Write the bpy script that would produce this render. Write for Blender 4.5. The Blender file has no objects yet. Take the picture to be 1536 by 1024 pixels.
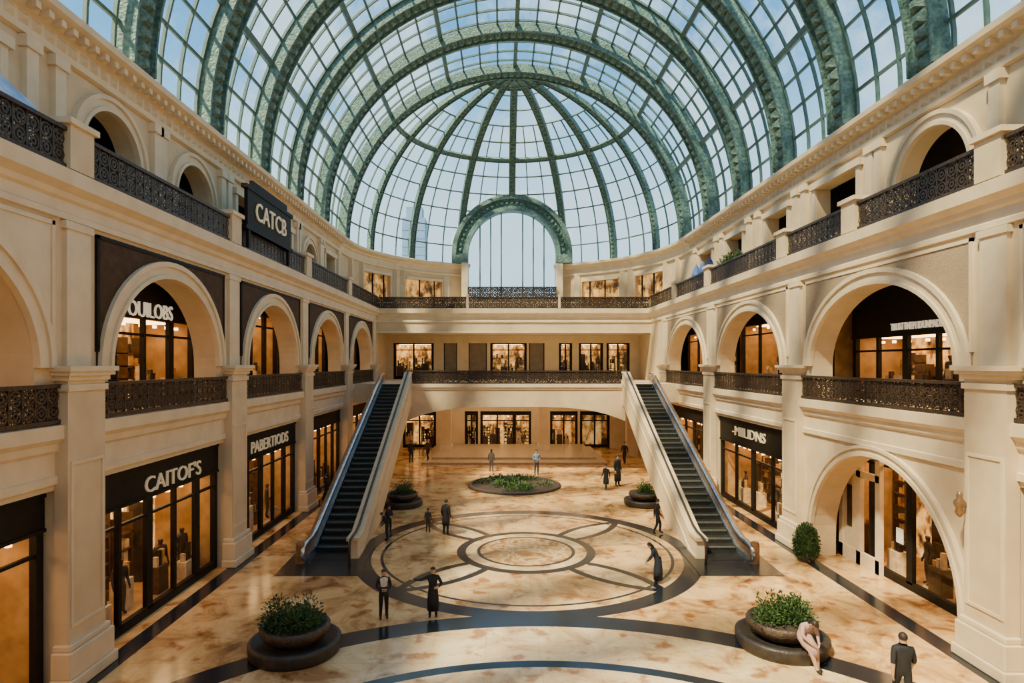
import bpy, bmesh, math, random
from mathutils import Vector, Matrix
random.seed(7)
scene = bpy.context.scene
COL = scene.collection
pi = math.pi

# ------------------------------------------------------------------ materials
def new_mat(name):
    m = bpy.data.materials.new(name); m.use_nodes = True
    nt = m.node_tree
    return m, nt, nt.nodes["Principled BSDF"]

def ramp(nt, src, stops):
    r = nt.nodes.new("ShaderNodeValToRGB")
    el = r.color_ramp.elements
    while len(el) > 1: el.remove(el[-1])
    el[0].position = stops[0][0]; el[0].color = (*stops[0][1], 1)
    for p, c in stops[1:]:
        e = el.new(p); e.color = (*c, 1)
    nt.links.new(src, r.inputs[0])
    return r.outputs[0]

def mat(name, c1, c2=None, scale=3.0, rough=0.6, metal=0.0, bump=0.0, bscale=20.0, emis=None, estr=0.0, spec=None):
    m, nt, b = new_mat(name)
    b.inputs["Roughness"].default_value = rough
    b.inputs["Metallic"].default_value = metal
    if spec is not None: b.inputs["Specular IOR Level"].default_value = spec
    tc = nt.nodes.new("ShaderNodeTexCoord")
    n = nt.nodes.new("ShaderNodeTexNoise"); n.inputs["Scale"].default_value = scale
    n.inputs["Detail"].default_value = 5
    nt.links.new(tc.outputs["Object"], n.inputs["Vector"])
    c2 = c2 or tuple(x * 0.8 for x in c1)
    col = ramp(nt, n.outputs["Fac"], [(0.35, c2), (0.65, c1)])
    nt.links.new(col, b.inputs["Base Color"])
    if bump:
        n2 = nt.nodes.new("ShaderNodeTexNoise"); n2.inputs["Scale"].default_value = bscale
        nt.links.new(tc.outputs["Object"], n2.inputs["Vector"])
        bp = nt.nodes.new("ShaderNodeBump"); bp.inputs["Strength"].default_value = bump
        bp.inputs["Distance"].default_value = 0.05
        nt.links.new(n2.outputs["Fac"], bp.inputs["Height"])
        nt.links.new(bp.outputs[0], b.inputs["Normal"])
    if emis:
        b.inputs["Emission Color"].default_value = (*emis, 1)
        b.inputs["Emission Strength"].default_value = estr
    return m

PLASTER = mat("cream_plaster", (.66, .52, .33), (.58, .445, .275), 1.2, .65, bump=.12, bscale=60)
PLASTER2 = mat("pale_moulding", (.72, .585, .395), (.64, .51, .335), 1.5, .55)
STONEPANEL = mat("textured_stone_panel", (.43, .32, .20), (.33, .24, .145), 25, .8, bump=.5, bscale=40)
BROWNPANEL = mat("dark_brown_panel", (.075, .04, .02), (.05, .027, .013), 3, .7, spec=.2)
BLACK = mat("black_frame", (.012, .008, .005), (.007, .005, .003), 4, .6, spec=.2)
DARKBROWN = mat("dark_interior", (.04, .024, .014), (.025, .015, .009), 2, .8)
IRON = mat("bronze_iron", (.07, .044, .028), (.028, .018, .012), 14, .5, .3)
GREEN = mat("verdigris_iron", (.145, .25, .215), (.05, .115, .105), 7, .6, .05, bump=.9, bscale=10)
GREENBAR = mat("verdigris_bar", (.085, .15, .13), (.055, .11, .095), 4, .6)
STEPM = mat("escalator_step", (.028, .028, .024), (.014, .015, .013), 8, .5, .2)
NOSE = mat("step_nosing", (.13, .125, .10), (.08, .08, .065), 8, .5, .2)
SILVER = mat("brushed_steel_blue", (.66, .76, .9), (.45, .55, .7), 3, .18, .9)
BRONZE = mat("bronze_cladding", (.32, .18, .09), (.2, .115, .055), 3, .35, .4)
DARKSTONE = mat("dark_slate", (.022, .024, .027), (.011, .013, .015), 3, .25)
PLANTER = mat("carved_brown_stone", (.085, .055, .038), (.035, .023, .016), 7, .55, bump=.6, bscale=14)
BASINM = mat("dark_basin_stone", (.04, .032, .027), (.02, .016, .014), 7, .5, bump=.3, bscale=20)
SOIL = mat("soil", (.05, .03, .02), None, 10, .95)
LEAF = mat("leaf_green", (.10, .18, .035), (.045, .10, .018), 9, .6)
LEAF2 = mat("leaf_dark", (.04, .09, .022), (.02, .055, .013), 9, .6)
CREAMLET = mat("ivory_letters", (.62, .5, .31), (.56, .45, .28), 2, .4, emis=(1, .78, .48), estr=.16)
LITLET = mat("lit_letters", (.7, .62, .46), None, 2, .4, emis=(1, .85, .6), estr=.5)
WARMLAMP = mat("warm_lamp_panel", (1, .8, .5), None, 2, .5, emis=(1, .62, .26), estr=8)
SHOPWALL = mat("shop_plaster", (.5, .3, .125), (.3, .17, .065), 2, .6)
WOOD = mat("shelf_wood", (.09, .04, .016), (.04, .02, .008), 6, .45)
GOOD1 = mat("goods_amber", (.75, .44, .13), (.4, .2, .05), 5, .5)
GOOD2 = mat("goods_cream", (.8, .65, .42), (.55, .4, .24), 5, .5)
GOOD3 = mat("goods_dark", (.04, .024, .014), (.02, .012, .008), 5, .5)
BLUECLOTH = mat("blue_cloth", (.16, .36, .8), (.7, .8, .9), 1.6, .7)
BLUE = mat("deep_blue_fabric", (.05, .13, .4), (.03, .08, .25), 5, .7)
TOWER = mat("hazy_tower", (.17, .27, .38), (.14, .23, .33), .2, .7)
GROUT = mat("pale_step_stone", (.5, .38, .24), (.4, .3, .18), 3, .3)
CREAMDOOR = mat("pale_cream_door", (.78, .64, .44), (.7, .56, .38), 3, .5)
PAPER = mat("white_paper", (.85, .82, .74), (.8, .77, .7), 3, .6)

def shopglow(name, s, strength):
    m, nt, b = new_mat(name)
    tc = nt.nodes.new("ShaderNodeTexCoord")
    mp = nt.nodes.new("ShaderNodeMapping"); mp.inputs["Scale"].default_value = (1, 1, .7)
    nt.links.new(tc.outputs["Object"], mp.inputs[0])
    n = nt.nodes.new("ShaderNodeTexNoise"); n.inputs["Scale"].default_value = s; n.inputs["Detail"].default_value = 8; n.inputs["Roughness"].default_value = .62
    nt.links.new(mp.outputs[0], n.inputs["Vector"])
    col = ramp(nt, n.outputs["Fac"], [(.36, (.03, .012, .004)), (.45, (.26, .12, .028)), (.53, (.8, .41, .10)), (.62, (1, .64, .23)), (.72, (1, .80, .45))])
    nt.links.new(col, b.inputs["Base Color"]); nt.links.new(col, b.inputs["Emission Color"])
    b.inputs["Emission Strength"].default_value = strength
    return m
GLOW = shopglow("painted_glow_wall", 1.7, 1.15)  # lit-shop look put into the wall as mottled amber emission
GLOWDIM = shopglow("painted_glow_dim", 1.4, .55)  # weaker copy of the same painted shop glow

def glassmat(name, tint, gl=.06, rough=.05):
    m = bpy.data.materials.new(name); m.use_nodes = True
    nt = m.node_tree; nt.nodes.clear()
    out = nt.nodes.new("ShaderNodeOutputMaterial")
    tr = nt.nodes.new("ShaderNodeBsdfTransparent"); tr.inputs[0].default_value = (*tint, 1)
    g = nt.nodes.new("ShaderNodeBsdfGlossy"); g.inputs["Roughness"].default_value = rough
    mx = nt.nodes.new("ShaderNodeMixShader"); mx.inputs[0].default_value = gl
    nt.links.new(tr.outputs[0], mx.inputs[1]); nt.links.new(g.outputs[0], mx.inputs[2])
    nt.links.new(mx.outputs[0], out.inputs[0])
    return m
ROOFGLASS = glassmat("roof_glass", (.80, .94, 1.0), .03)
SHOPGLASS = glassmat("shop_glass", (.96, .93, .88), .04)
def lacemat():
    m, nt, b = new_mat("pierced_iron_sheet")
    b.inputs["Base Color"].default_value = (.05, .03, .02, 1); b.inputs["Roughness"].default_value = .6
    tc = nt.nodes.new("ShaderNodeTexCoord")
    v = nt.nodes.new("ShaderNodeTexVoronoi"); v.inputs["Scale"].default_value = 11; v.feature = 'DISTANCE_TO_EDGE'
    nt.links.new(tc.outputs["Object"], v.inputs["Vector"])
    lt = nt.nodes.new("ShaderNodeMath"); lt.operation = 'LESS_THAN'; lt.inputs[1].default_value = .16
    nt.links.new(v.outputs["Distance"], lt.inputs[0]); nt.links.new(lt.outputs[0], b.inputs["Alpha"])
    return m
LACE = lacemat()

def floormat():
    m, nt, b = new_mat("inlaid_marble")
    N = nt.nodes; L = nt.links
    tc = N.new("ShaderNodeTexCoord")
    P = tc.outputs["Object"]
    def dist(c):
        v = N.new("ShaderNodeVectorMath"); v.operation = 'DISTANCE'
        L.new(P, v.inputs[0]); v.inputs[1].default_value = (c[0], c[1], 0); return v.outputs["Value"]
    def mth(op, a, b_=None, c=None):
        n = N.new("ShaderNodeMath"); n.operation = op
        for i, s in enumerate((a, b_, c)):
            if s is None: continue
            if isinstance(s, (int, float)): n.inputs[i].default_value = s
            else: L.new(s, n.inputs[i])
        return n.outputs[0]
    def band(v, r, w): return mth('COMPARE', v, r, w)
    def mx(a, b_): return mth('MAXIMUM', a, b_)
    def mixc(fac, a, b_, bt='MIX'):
        n = N.new("ShaderNodeMix"); n.data_type = 'RGBA'; n.blend_type = bt
        for i, s in ((0, fac), (6, a), (7, b_)):
            if isinstance(s, (int, float)): n.inputs[i].default_value = s
            elif isinstance(s, tuple): n.inputs[i].default_value = (*s, 1)
            else: L.new(s, n.inputs[i])
        return n.outputs[2]
    d0 = dist((0, 25.2)); d1 = dist((0, 6.9))
    dark = band(d0, 6.5, .34)
    for r, w in ((2.62, .18), (1.92, .07), (5.75, .06)):
        dark = mx(dark, band(d0, r, w))
    inside = mth('MULTIPLY', mth('GREATER_THAN', d0, 2.75), mth('LESS_THAN', d0, 6.2))
    pet = None; par = None
    for k in range(4):
        a = k * pi / 2
        dd = dist((5.6 * math.cos(a), 25.2 + 5.6 * math.sin(a)))
        c = band(dd, 4.6, .15); ins = mth('LESS_THAN', dd, 4.6)
        pet = c if pet is None else mx(pet, c)
        par = ins if par is None else mth('ADD', par, ins)
    par = mth('MODULO', par, 2.0)
    dark = mx(dark, mth('MULTIPLY', pet, inside))
    outm = mth('GREATER_THAN', d0, 6.8)
    big = mx(band(d1, 11.45, .42), band(d1, 8.8, .17))
    dark = mx(dark, mth('MULTIPLY', big, outm))
    sx = N.new("ShaderNodeSeparateXYZ"); L.new(P, sx.inputs[0])
    ax = mth('ABSOLUTE', sx.outputs[0])
    dark = mx(dark, band(ax, 10.9, .28))
    n1 = N.new("ShaderNodeTexNoise"); n1.inputs["Scale"].default_value = .6; n1.inputs["Detail"].default_value = 9
    n1.inputs["Roughness"].default_value = .66; n1.inputs["Distortion"].default_value = .7
    L.new(P, n1.inputs["Vector"])
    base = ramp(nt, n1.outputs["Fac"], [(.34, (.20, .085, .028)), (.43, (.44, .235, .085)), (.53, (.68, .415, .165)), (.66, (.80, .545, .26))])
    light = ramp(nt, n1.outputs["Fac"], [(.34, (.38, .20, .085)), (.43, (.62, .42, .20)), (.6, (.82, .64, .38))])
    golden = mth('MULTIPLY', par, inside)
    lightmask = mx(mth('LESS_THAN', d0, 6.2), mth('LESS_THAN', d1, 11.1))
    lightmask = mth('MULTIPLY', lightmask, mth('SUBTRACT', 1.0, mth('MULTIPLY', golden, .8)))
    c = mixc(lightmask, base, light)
    n4 = N.new("ShaderNodeTexNoise"); n4.inputs["Scale"].default_value = 1.1; n4.inputs["Distortion"].default_value = 1.6; n4.inputs["Detail"].default_value = 2
    L.new(P, n4.inputs["Vector"])
    corec = ramp(nt, n4.outputs["Fac"], [(.38, (.34, .17, .065)), (.48, (.56, .32, .13)), (.54, (.74, .54, .3)), (.62, (.5, .29, .12))])
    c = mixc(mth('LESS_THAN', d0, 1.9), c, corec)
    n3 = N.new("ShaderNodeTexNoise"); n3.inputs["Scale"].default_value = 1.4; n3.inputs["Detail"].default_value = 4
    L.new(P, n3.inputs["Vector"])
    bl = ramp(nt, n3.outputs["Fac"], [(.56, (1, 1, 1)), (.66, (.56, .38, .25))])
    c = mixc(1.0, c, bl, 'MULTIPLY')
    jx = mth('LESS_THAN', mth('FRACT', mth('MULTIPLY', sx.outputs[0], .7)), .012)
    jy = mth('LESS_THAN', mth('FRACT', mth('MULTIPLY', sx.outputs[1], .7)), .012)
    c = mixc(mth('MULTIPLY', mx(jx, jy), .3), c, (.2, .11, .06))
    c = mixc(dark, c, (.014, .018, .025))
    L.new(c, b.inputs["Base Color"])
    b.inputs["Roughness"].default_value = .17
    b.inputs["Specular IOR Level"].default_value = .4
    return m
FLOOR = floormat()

# ------------------------------------------------------------------ mesh builder
class MB:
    def __init__(s): s.v = []; s.f = []; s.m = []; s.mats = []
    def mi(s, m):
        if m not in s.mats: s.mats.append(m)
        return s.mats.index(m)
    def add(s, vs, fs, m):
        o = len(s.v); s.v += [Vector(v) for v in vs]; k = s.mi(m)
        for f in fs: s.f.append([o + i for i in f]); s.m.append(k)
    def hexa(s, p, m):
        s.add(p, [(0, 3, 2, 1), (4, 5, 6, 7), (0, 1, 5, 4), (1, 2, 6, 5), (2, 3, 7, 6), (3, 0, 4, 7)], m)
    def box(s, x0, x1, y0, y1, z0, z1, m):
        s.hexa([(x0, y0, z0), (x1, y0, z0), (x1, y1, z0), (x0, y1, z0), (x0, y0, z1), (x1, y0, z1), (x1, y1, z1), (x0, y1, z1)], m)
    def fbox(s, f, a0, a1, d0, d1, z0, z1, m):
        s.hexa([f(a0, d0, z0), f(a1, d0, z0), f(a1, d1, z0), f(a0, d1, z0), f(a0, d0, z1), f(a1, d0, z1), f(a1, d1, z1), f(a0, d1, z1)], m)
    def extr(s, f, prof, a0, a1, m):
        n = len(prof)
        vs = [f(a0, d, z) for d, z in prof] + [f(a1, d, z) for d, z in prof]
        fs = [(i, (i + 1) % n, n + (i + 1) % n, n + i) for i in range(n)]
        fs += [tuple(range(n)), tuple(range(n, 2 * n))]
        s.add(vs, fs, m)
    def sweep(s, frames, prof, m, skip=None):
        n = len(prof); rings = []
        for P, Nn, B in frames:
            rings.append([P + B * b + Nn * k for b, k in prof])
        o = len(s.v); k = s.mi(m)
        for r in rings: s.v += r
        for j in range(len(rings) - 1):
            if skip and (skip(frames[j][0]) or skip(frames[j + 1][0])): continue
            for i in range(n):
                s.f.append([o + j * n + i, o + j * n + (i + 1) % n, o + (j + 1) * n + (i + 1) % n, o + (j + 1) * n + i]); s.m.append(k)
    def lathe(s, prof, c, m, seg=32, f=None):
        o = len(s.v); k = s.mi(m); n = len(prof)
        for j in range(seg):
            a = 2 * pi * j / seg
            for r, z in prof: s.v.append(Vector((c[0] + r * math.cos(a), c[1] + r * math.sin(a), c[2] + z)))
        for j in range(seg):
            j2 = (j + 1) % seg
            for i in range(n - 1):
                s.f.append([o + j * n + i, o + j2 * n + i, o + j2 * n + i + 1, o + j * n + i + 1]); s.m.append(k)
    def tube(s, pts, r, m, seg=8):
        pts = [Vector(p) for p in pts]; o = len(s.v); k = s.mi(m)
        for j, p in enumerate(pts):
            t = (pts[min(j + 1, len(pts) - 1)] - pts[max(j - 1, 0)]).normalized()
            u = t.cross(Vector((1, 0, 0)))
            if u.length < .1: u = t.cross(Vector((0, 0, 1)))
            u.normalize(); w = t.cross(u)
            rr = r[j] if isinstance(r, list) else r
            for i in range(seg):
                a = 2 * pi * i / seg; s.v.append(p + u * rr * math.cos(a) + w * rr * math.sin(a))
        for j in range(len(pts) - 1):
            for i in range(seg):
                s.f.append([o + j * seg + i, o + j * seg + (i + 1) % seg, o + (j + 1) * seg + (i + 1) % seg, o + (j + 1) * seg + i]); s.m.append(k)
        s.f.append([o + i for i in range(seg)]); s.m.append(k)
        s.f.append([o + (len(pts) - 1) * seg + i for i in range(seg)]); s.m.append(k)

ORG = {}
def make(name, mb, parent=None, label=None, cat=None, kind=None, group=None, smooth=False, bevel=0, raw=False):
    me = bpy.data.meshes.new(name)
    if raw: org = Vector((0, 0, 0))
    else:
        xs = [v.x for v in mb.v]; ys = [v.y for v in mb.v]; zs = [v.z for v in mb.v]
        org = Vector(((min(xs) + max(xs)) / 2, (min(ys) + max(ys)) / 2, min(zs)))
    me.from_pydata([tuple(v - org) for v in mb.v], [], mb.f)
    for m in mb.mats: me.materials.append(m)
    me.polygons.foreach_set("material_index", mb.m)
    if smooth: me.polygons.foreach_set("use_smooth", [True] * len(mb.f))
    bm = bmesh.new(); bm.from_mesh(me); bmesh.ops.recalc_face_normals(bm, faces=bm.faces); bm.to_mesh(me); bm.free()
    o = bpy.data.objects.new(name, me); COL.objects.link(o)
    ORG[o.name] = org
    if parent: o.parent = parent; o.location = org - ORG[parent.name]
    else: o.location = org
    if bevel:
        b = o.modifiers.new("bevel", 'BEVEL'); b.width = bevel; b.segments = 2; b.limit_method = 'ANGLE'
    tag(o, label, cat, kind, group)
    return o
def tag(o, label=None, cat=None, kind=None, group=None):
    if label: o["label"] = label
    if cat: o["category"] = cat
    if kind: o["kind"] = kind
    if group: o["group"] = group
def empty(name, loc, label, cat, group=None):
    o = bpy.data.objects.new(name, None); o.empty_display_size = .3; COL.objects.link(o)
    o.location = loc; ORG[o.name] = Vector(loc); tag(o, label, cat, None, group); return o
TRIM = [0]
def trim(mb, label, **k):
    TRIM[0] += 1
    return make("trim_%d" % TRIM[0], mb, label=label, cat="trim", kind="structure", **k)
WIN = [0]

# ------------------------------------------------------------------ dimensions
W = 11.4
fL = lambda a, d, z: Vector((-(W + d), a, z))
fR = lambda a, d, z: Vector((W + d, a, z))
def fB(Y): return lambda a, d, z: Vector((a, Y + d, z))
PIL = {-1: [6.3, 15.1, 23.9, 32.6, 41.4, 50.4], 1: [5.0, 15.5, 26.0, 36.4, 46.9]}
F = {-1: fL, 1: fR}
SIDE = {-1: "left", 1: "right"}

def text_mesh(body, width, height, f, a_c, d, z_c, sgn, m, parent, depth=.05, name="sign_lettering", off=.0):
    cu = bpy.data.curves.new("t", 'FONT'); cu.body = body; cu.size = 1; cu.extrude = .03; cu.offset = off; cu.resolution_u = 3
    ob = bpy.data.objects.new("t", cu); COL.objects.link(ob)
    bpy.context.view_layer.update()
    dg = bpy.context.evaluated_depsgraph_get()
    me = bpy.data.meshes.new_from_object(ob.evaluated_get(dg))
    xs = [v.co.x for v in me.vertices]; ys = [v.co.y for v in me.vertices]
    x0, x1, y0, y1 = min(xs), max(xs), min(ys), max(ys)
    mb = MB(); k = mb.mi(m)
    for v in me.vertices:
        a = a_c + sgn * ((v.co.x - x0) / (x1 - x0) - .5) * width
        z = z_c + ((v.co.y - y0) / (y1 - y0) - .5) * height
        mb.v.append(f(a, d - depth * (v.co.z / .06 + .5), z))
    for p in me.polygons: mb.f.append(list(p.vertices)); mb.m.append(0)
    bpy.data.objects.remove(ob); bpy.data.curves.remove(cu); bpy.data.meshes.remove(me)
    return make(name, mb, parent, label="raised ivory letters reading " + body)

def arch_pts(yc, a, zs, b, n=28):
    return [(yc - a * math.cos(pi * i / n), zs + b * math.sin(pi * i / n)) for i in range(n + 1)]
def arch_panel(mb, f, d0, d1, y0, y1, z0, z1, yc, a, zb, zs, b, m, mrev=None):
    mrev = mrev or m
    ap = arch_pts(yc, a, zs, b) if b > 0 else [(yc - a, zs), (yc + a, zs)]
    for d in (d0, d1):
        q = lambda pts: mb.add([f(y, d, z) for y, z in pts], [tuple(range(len(pts)))], m)
        q([(y0, z0), (yc - a, z0), (yc - a, z1), (y0, z1)]); q([(yc + a, z0), (y1, z0), (y1, z1), (yc + a, z1)])
        if zb > z0: q([(yc - a, z0), (yc + a, z0), (yc + a, zb), (yc - a, zb)])
        for (ya, za), (yb, zb2) in zip(ap, ap[1:]): q([(ya, za), (yb, zb2), (yb, z1), (ya, z1)])
    path = [(yc - a, zb)] + ap + [(yc + a, zb)]
    if zb > z0: path.append((yc - a, zb))
    for (ya, za), (yb, zb2) in zip(path, path[1:]):
        mb.add([f(ya, d0, za), f(yb, d0, zb2), f(yb, d1, zb2), f(ya, d1, za)], [(0, 1, 2, 3)], mrev)
    mb.add([f(y0, d0, z1), f(y1, d0, z1), f(y1, d1, z1), f(y0, d1, z1)], [(0, 1, 2, 3)], m)
def archivolt(mb, f, yc, a, zs, b, w, d0, d1, m, n=28, legs=None):
    def ring(i, e): t = pi * i / n; return (yc - (a + e) * math.cos(t), zs + (b + e) * math.sin(t))
    steps = [(0, w * .7, d0 * .6 + d1 * .4), (w * .7, w, d0), (-.02, .1, d0)]
    for e0, e1, dd in steps:
        for i in range(n):
            p = [ring(i, e0), ring(i, e1), ring(i + 1, e1), ring(i + 1, e0)]
            mb.hexa([f(y, dd, z) for y, z in p] + [f(y, d1, z) for y, z in p], m)
    if legs is not None:
        for s in (-1, 1):
            y0, y1 = yc + s * a, yc + s * (a + w)
            mb.fbox(f, min(y0, y1), max(y0, y1), d0, d1, legs, zs, m)

# ------------------------------------------------------------------ shopfront
def shopfront(f, a0, a1, z0, z1, d, sgn, label, text=None, tw=3, th=.5, ta=None, tz=None, fascia=1.0, depth=2.3, panes=4, glow=None, lamp=True, lm=None):
    glow = glow or GLOW
    root = empty("shopfront", f((a0 + a1) / 2, d, z0), label, "shopfront")
    mb = MB(); zt = z1 - fascia
    mb.fbox(f, a0, a1, d - .06, d + .14, zt, z1, BLACK)
    mb.fbox(f, a0, a1, d - .1, d - .05, zt, zt + .08, BLACK)
    mb.fbox(f, a0, a1, d - .1, d - .05, z1 - .1, z1, BLACK)
    make("sign_fascia", mb, root, label="black shop sign band")
    mb = MB()
    mb.fbox(f, a0, a1, d - .02, d + .14, z0, z0 + .28, BLACK)
    mb.fbox(f, a0, a0 + .22, d - .03, d + .14, z0, zt, BLACK); mb.fbox(f, a1 - .22, a1, d - .03, d + .14, z0, zt, BLACK)
    for i in range(1, panes):
        c = a0 + (a1 - a0) * i / panes; w = .07 if i % 2 else .15
        mb.fbox(f, c - w, c + w, d - .02, d + .12, z0 + .2, zt, BLACK)
    mb.fbox(f, a0, a1, d, d + .1, zt - .55, zt - .47, BLACK)
    make("window_frame", mb, root, label="black shop window frame")
    mb = MB(); mb.add([f(a0 + .2, d + .05, z0 + .2), f(a1 - .2, d + .05, z0 + .2), f(a1 - .2, d + .05, zt), f(a0 + .2, d + .05, zt)], [(0, 1, 2, 3)], SHOPGLASS)
    make("glass_pane", mb, root)
    mb = MB(); D = d + depth
    mb.add([f(a0, D, z0), f(a1, D, z0), f(a1, D, z1), f(a0, D, z1)], [(0, 1, 2, 3)], glow)
    for a in (a0, a1): mb.add([f(a, d + .14, z0), f(a, D, z0), f(a, D, z1), f(a, d + .14, z1)], [(0, 1, 2, 3)], SHOPWALL)
    mb.add([f(a0, d + .14, zt + .1), f(a1, d + .14, zt + .1), f(a1, D, zt + .1), f(a0, D, zt + .1)], [(0, 1, 2, 3)], SHOPWALL)
    mb.add([f(a0, d + .14, z0 + .03), f(a1, d + .14, z0 + .03), f(a1, D, z0 + .03), f(a0, D, z0 + .03)], [(0, 1, 2, 3)], SHOPWALL)
    make("shop_interior", mb, root, label="warm shop interior with self-glowing back wall")
    if lamp:
        mb = MB(); mb.fbox(f, a0 + .4, a1 - .4, d + .7, D - .7, zt + .0, zt + .05, WARMLAMP)
        k = a0 + .5
        while k < a1 - .4:
            mb.fbox(f, k - .05, k + .05, d + .35, d + .45, zt - .22, zt - .12, WARMLAMP); k += random.uniform(.6, 1.1)
        make("ceiling_lamp", mb, root, label="warm glowing ceiling light with small spots")
    mb = MB(); gm = MB(); L = a1 - a0
    H = zt - z0 - .3
    a = a0 + .15
    while a < a1 - .6:
        bw = min(random.uniform(.7, 1.5), a1 - .1 - a); kind = random.random()
        if kind < .2:
            mb.fbox(f, a, a + bw * .6, D - .5, D - .06, z0, z0 + H * random.uniform(.5, .95), GOOD3)
        elif kind < .85:
            hh = H * random.uniform(.55, .98)
            for c in (a, a + bw - .06): mb.fbox(f, c, c + .06, D - .45, D - .02, z0, z0 + hh, WOOD)
            nl = random.randint(3, 6)
            for j in range(nl):
                z = z0 + .35 + (hh - .5) * j / nl
                mb.fbox(f, a, a + bw, D - .45, D - .05, z, z + .05, WOOD)
                c = a + .18
                while c < a + bw - .15:
                    if random.random() < .8:
                        h = random.uniform(.12, .45); w = random.uniform(.05, .12)
                        gm.fbox(f, c - w, c + w, D - .38, D - .15, z + .05, z + .05 + h, random.choice((GOOD1, GOOD2, GOOD3, GOOD3)))
                    c += random.uniform(.2, .36)
        a += bw + random.choice((0, .15, .4))
    for i in range(panes * 2):
        if random.random() < .3: continue
        c = a0 + L * (i + .5) / (panes * 2); hh = random.uniform(.4, 1.2); w = min(.3, L / panes * .2); dd = random.uniform(.4, .9)
        mb.fbox(f, c - w, c + w, d + dd, d + dd + .4, z0 + .03, z0 + hh, random.choice((WOOD, GOOD2, WOOD)))
        for k in range(3):
            g = c + (k - 1) * w * .6
            gm.fbox(f, g - .06, g + .06, d + dd + .1, d + dd + .25, z0 + hh, z0 + hh + random.uniform(.15, .6), random.choice((GOOD1, GOOD2, GOOD3)))
    if not mb.v: mb.fbox(f, a0 + .3, a1 - .3, D - .4, D - .1, z0, z0 + .8, WOOD)
    make("display_shelving", mb, root, label="dark wooden display shelves")
    if gm.v: make("merchandise", gm, root, kind="stuff", label="assorted goods on the shelves")
    if text:
        text_mesh(text, tw, th, f, ta if ta is not None else (a0 + a1) / 2, d - .06, tz if tz is not None else z1 - fascia / 2, sgn, lm or CREAMLET, root)
    return root

# ------------------------------------------------------------------ railings
def railing(f, a0, a1, d, z0, z1, label, group):
    root = empty("balcony_railing", f((a0 + a1) / 2, d, z0), label, "railing", group)
    mb = MB(); mb.fbox(f, a0, a1, d - .07, d + .07, z1 - .09, z1, IRON); make("top_rail", mb, root)
    mb = MB(); mb.fbox(f, a0, a1, d - .05, d + .05, z0, z0 + .1, IRON); make("bottom_rail", mb, root)
    mb = MB(); zl, zh = z0 + .1, z1 - .09; H = zh - zl; R = H / 4
    n = max(1, round((a1 - a0) / (2 * R))); st = (a1 - a0) / n
    for i in range(n):
        c = a0 + st * (i + .5)
        mb.fbox(f, c - st / 2 - .02, c - st / 2 + .02, d - .02, d + .02, zl, zh, IRON)
        for j in range(2):
            zc = zl + R * (2 * j + 1); K = 10
            for ro, ri in ((R * .98, R * .7), (R * .5, R * .2)):
                for k in range(K):
                    t0, t1 = 2 * pi * k / K, 2 * pi * (k + 1) / K
                    ps = [(c + r * math.cos(t), zc + r * math.sin(t)) for r, t in ((ri, t0), (ro, t0), (ro, t1), (ri, t1))]
                    mb.add([f(a, d - .014, z) for a, z in ps], [(0, 1, 2, 3)], IRON)
            for s in (1, -1):
                dx = R * .98
                e = .035
                ps = [(c - dx, zc - s * dx - e), (c + dx, zc + s * dx - e), (c + dx, zc + s * dx + e), (c - dx, zc - s * dx + e)]
                mb.add([f(a, d + .01, z) for a, z in ps], [(0, 1, 2, 3)], IRON)
    mb.add([f(a0, d + .035, zl), f(a1, d + .035, zl), f(a1, d + .035, zh), f(a0, d + .035, zh)], [(0, 1, 2, 3)], LACE)
    make("scrollwork_panel", mb, root, label="dark lacy wrought iron scrollwork")
    return root

# ------------------------------------------------------------------ floor and shell
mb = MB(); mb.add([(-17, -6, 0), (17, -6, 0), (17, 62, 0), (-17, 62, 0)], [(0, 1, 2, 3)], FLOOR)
make("floor", mb, label="polished golden marble floor with dark ring inlays", cat="floor", kind="structure", raw=True)

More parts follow.
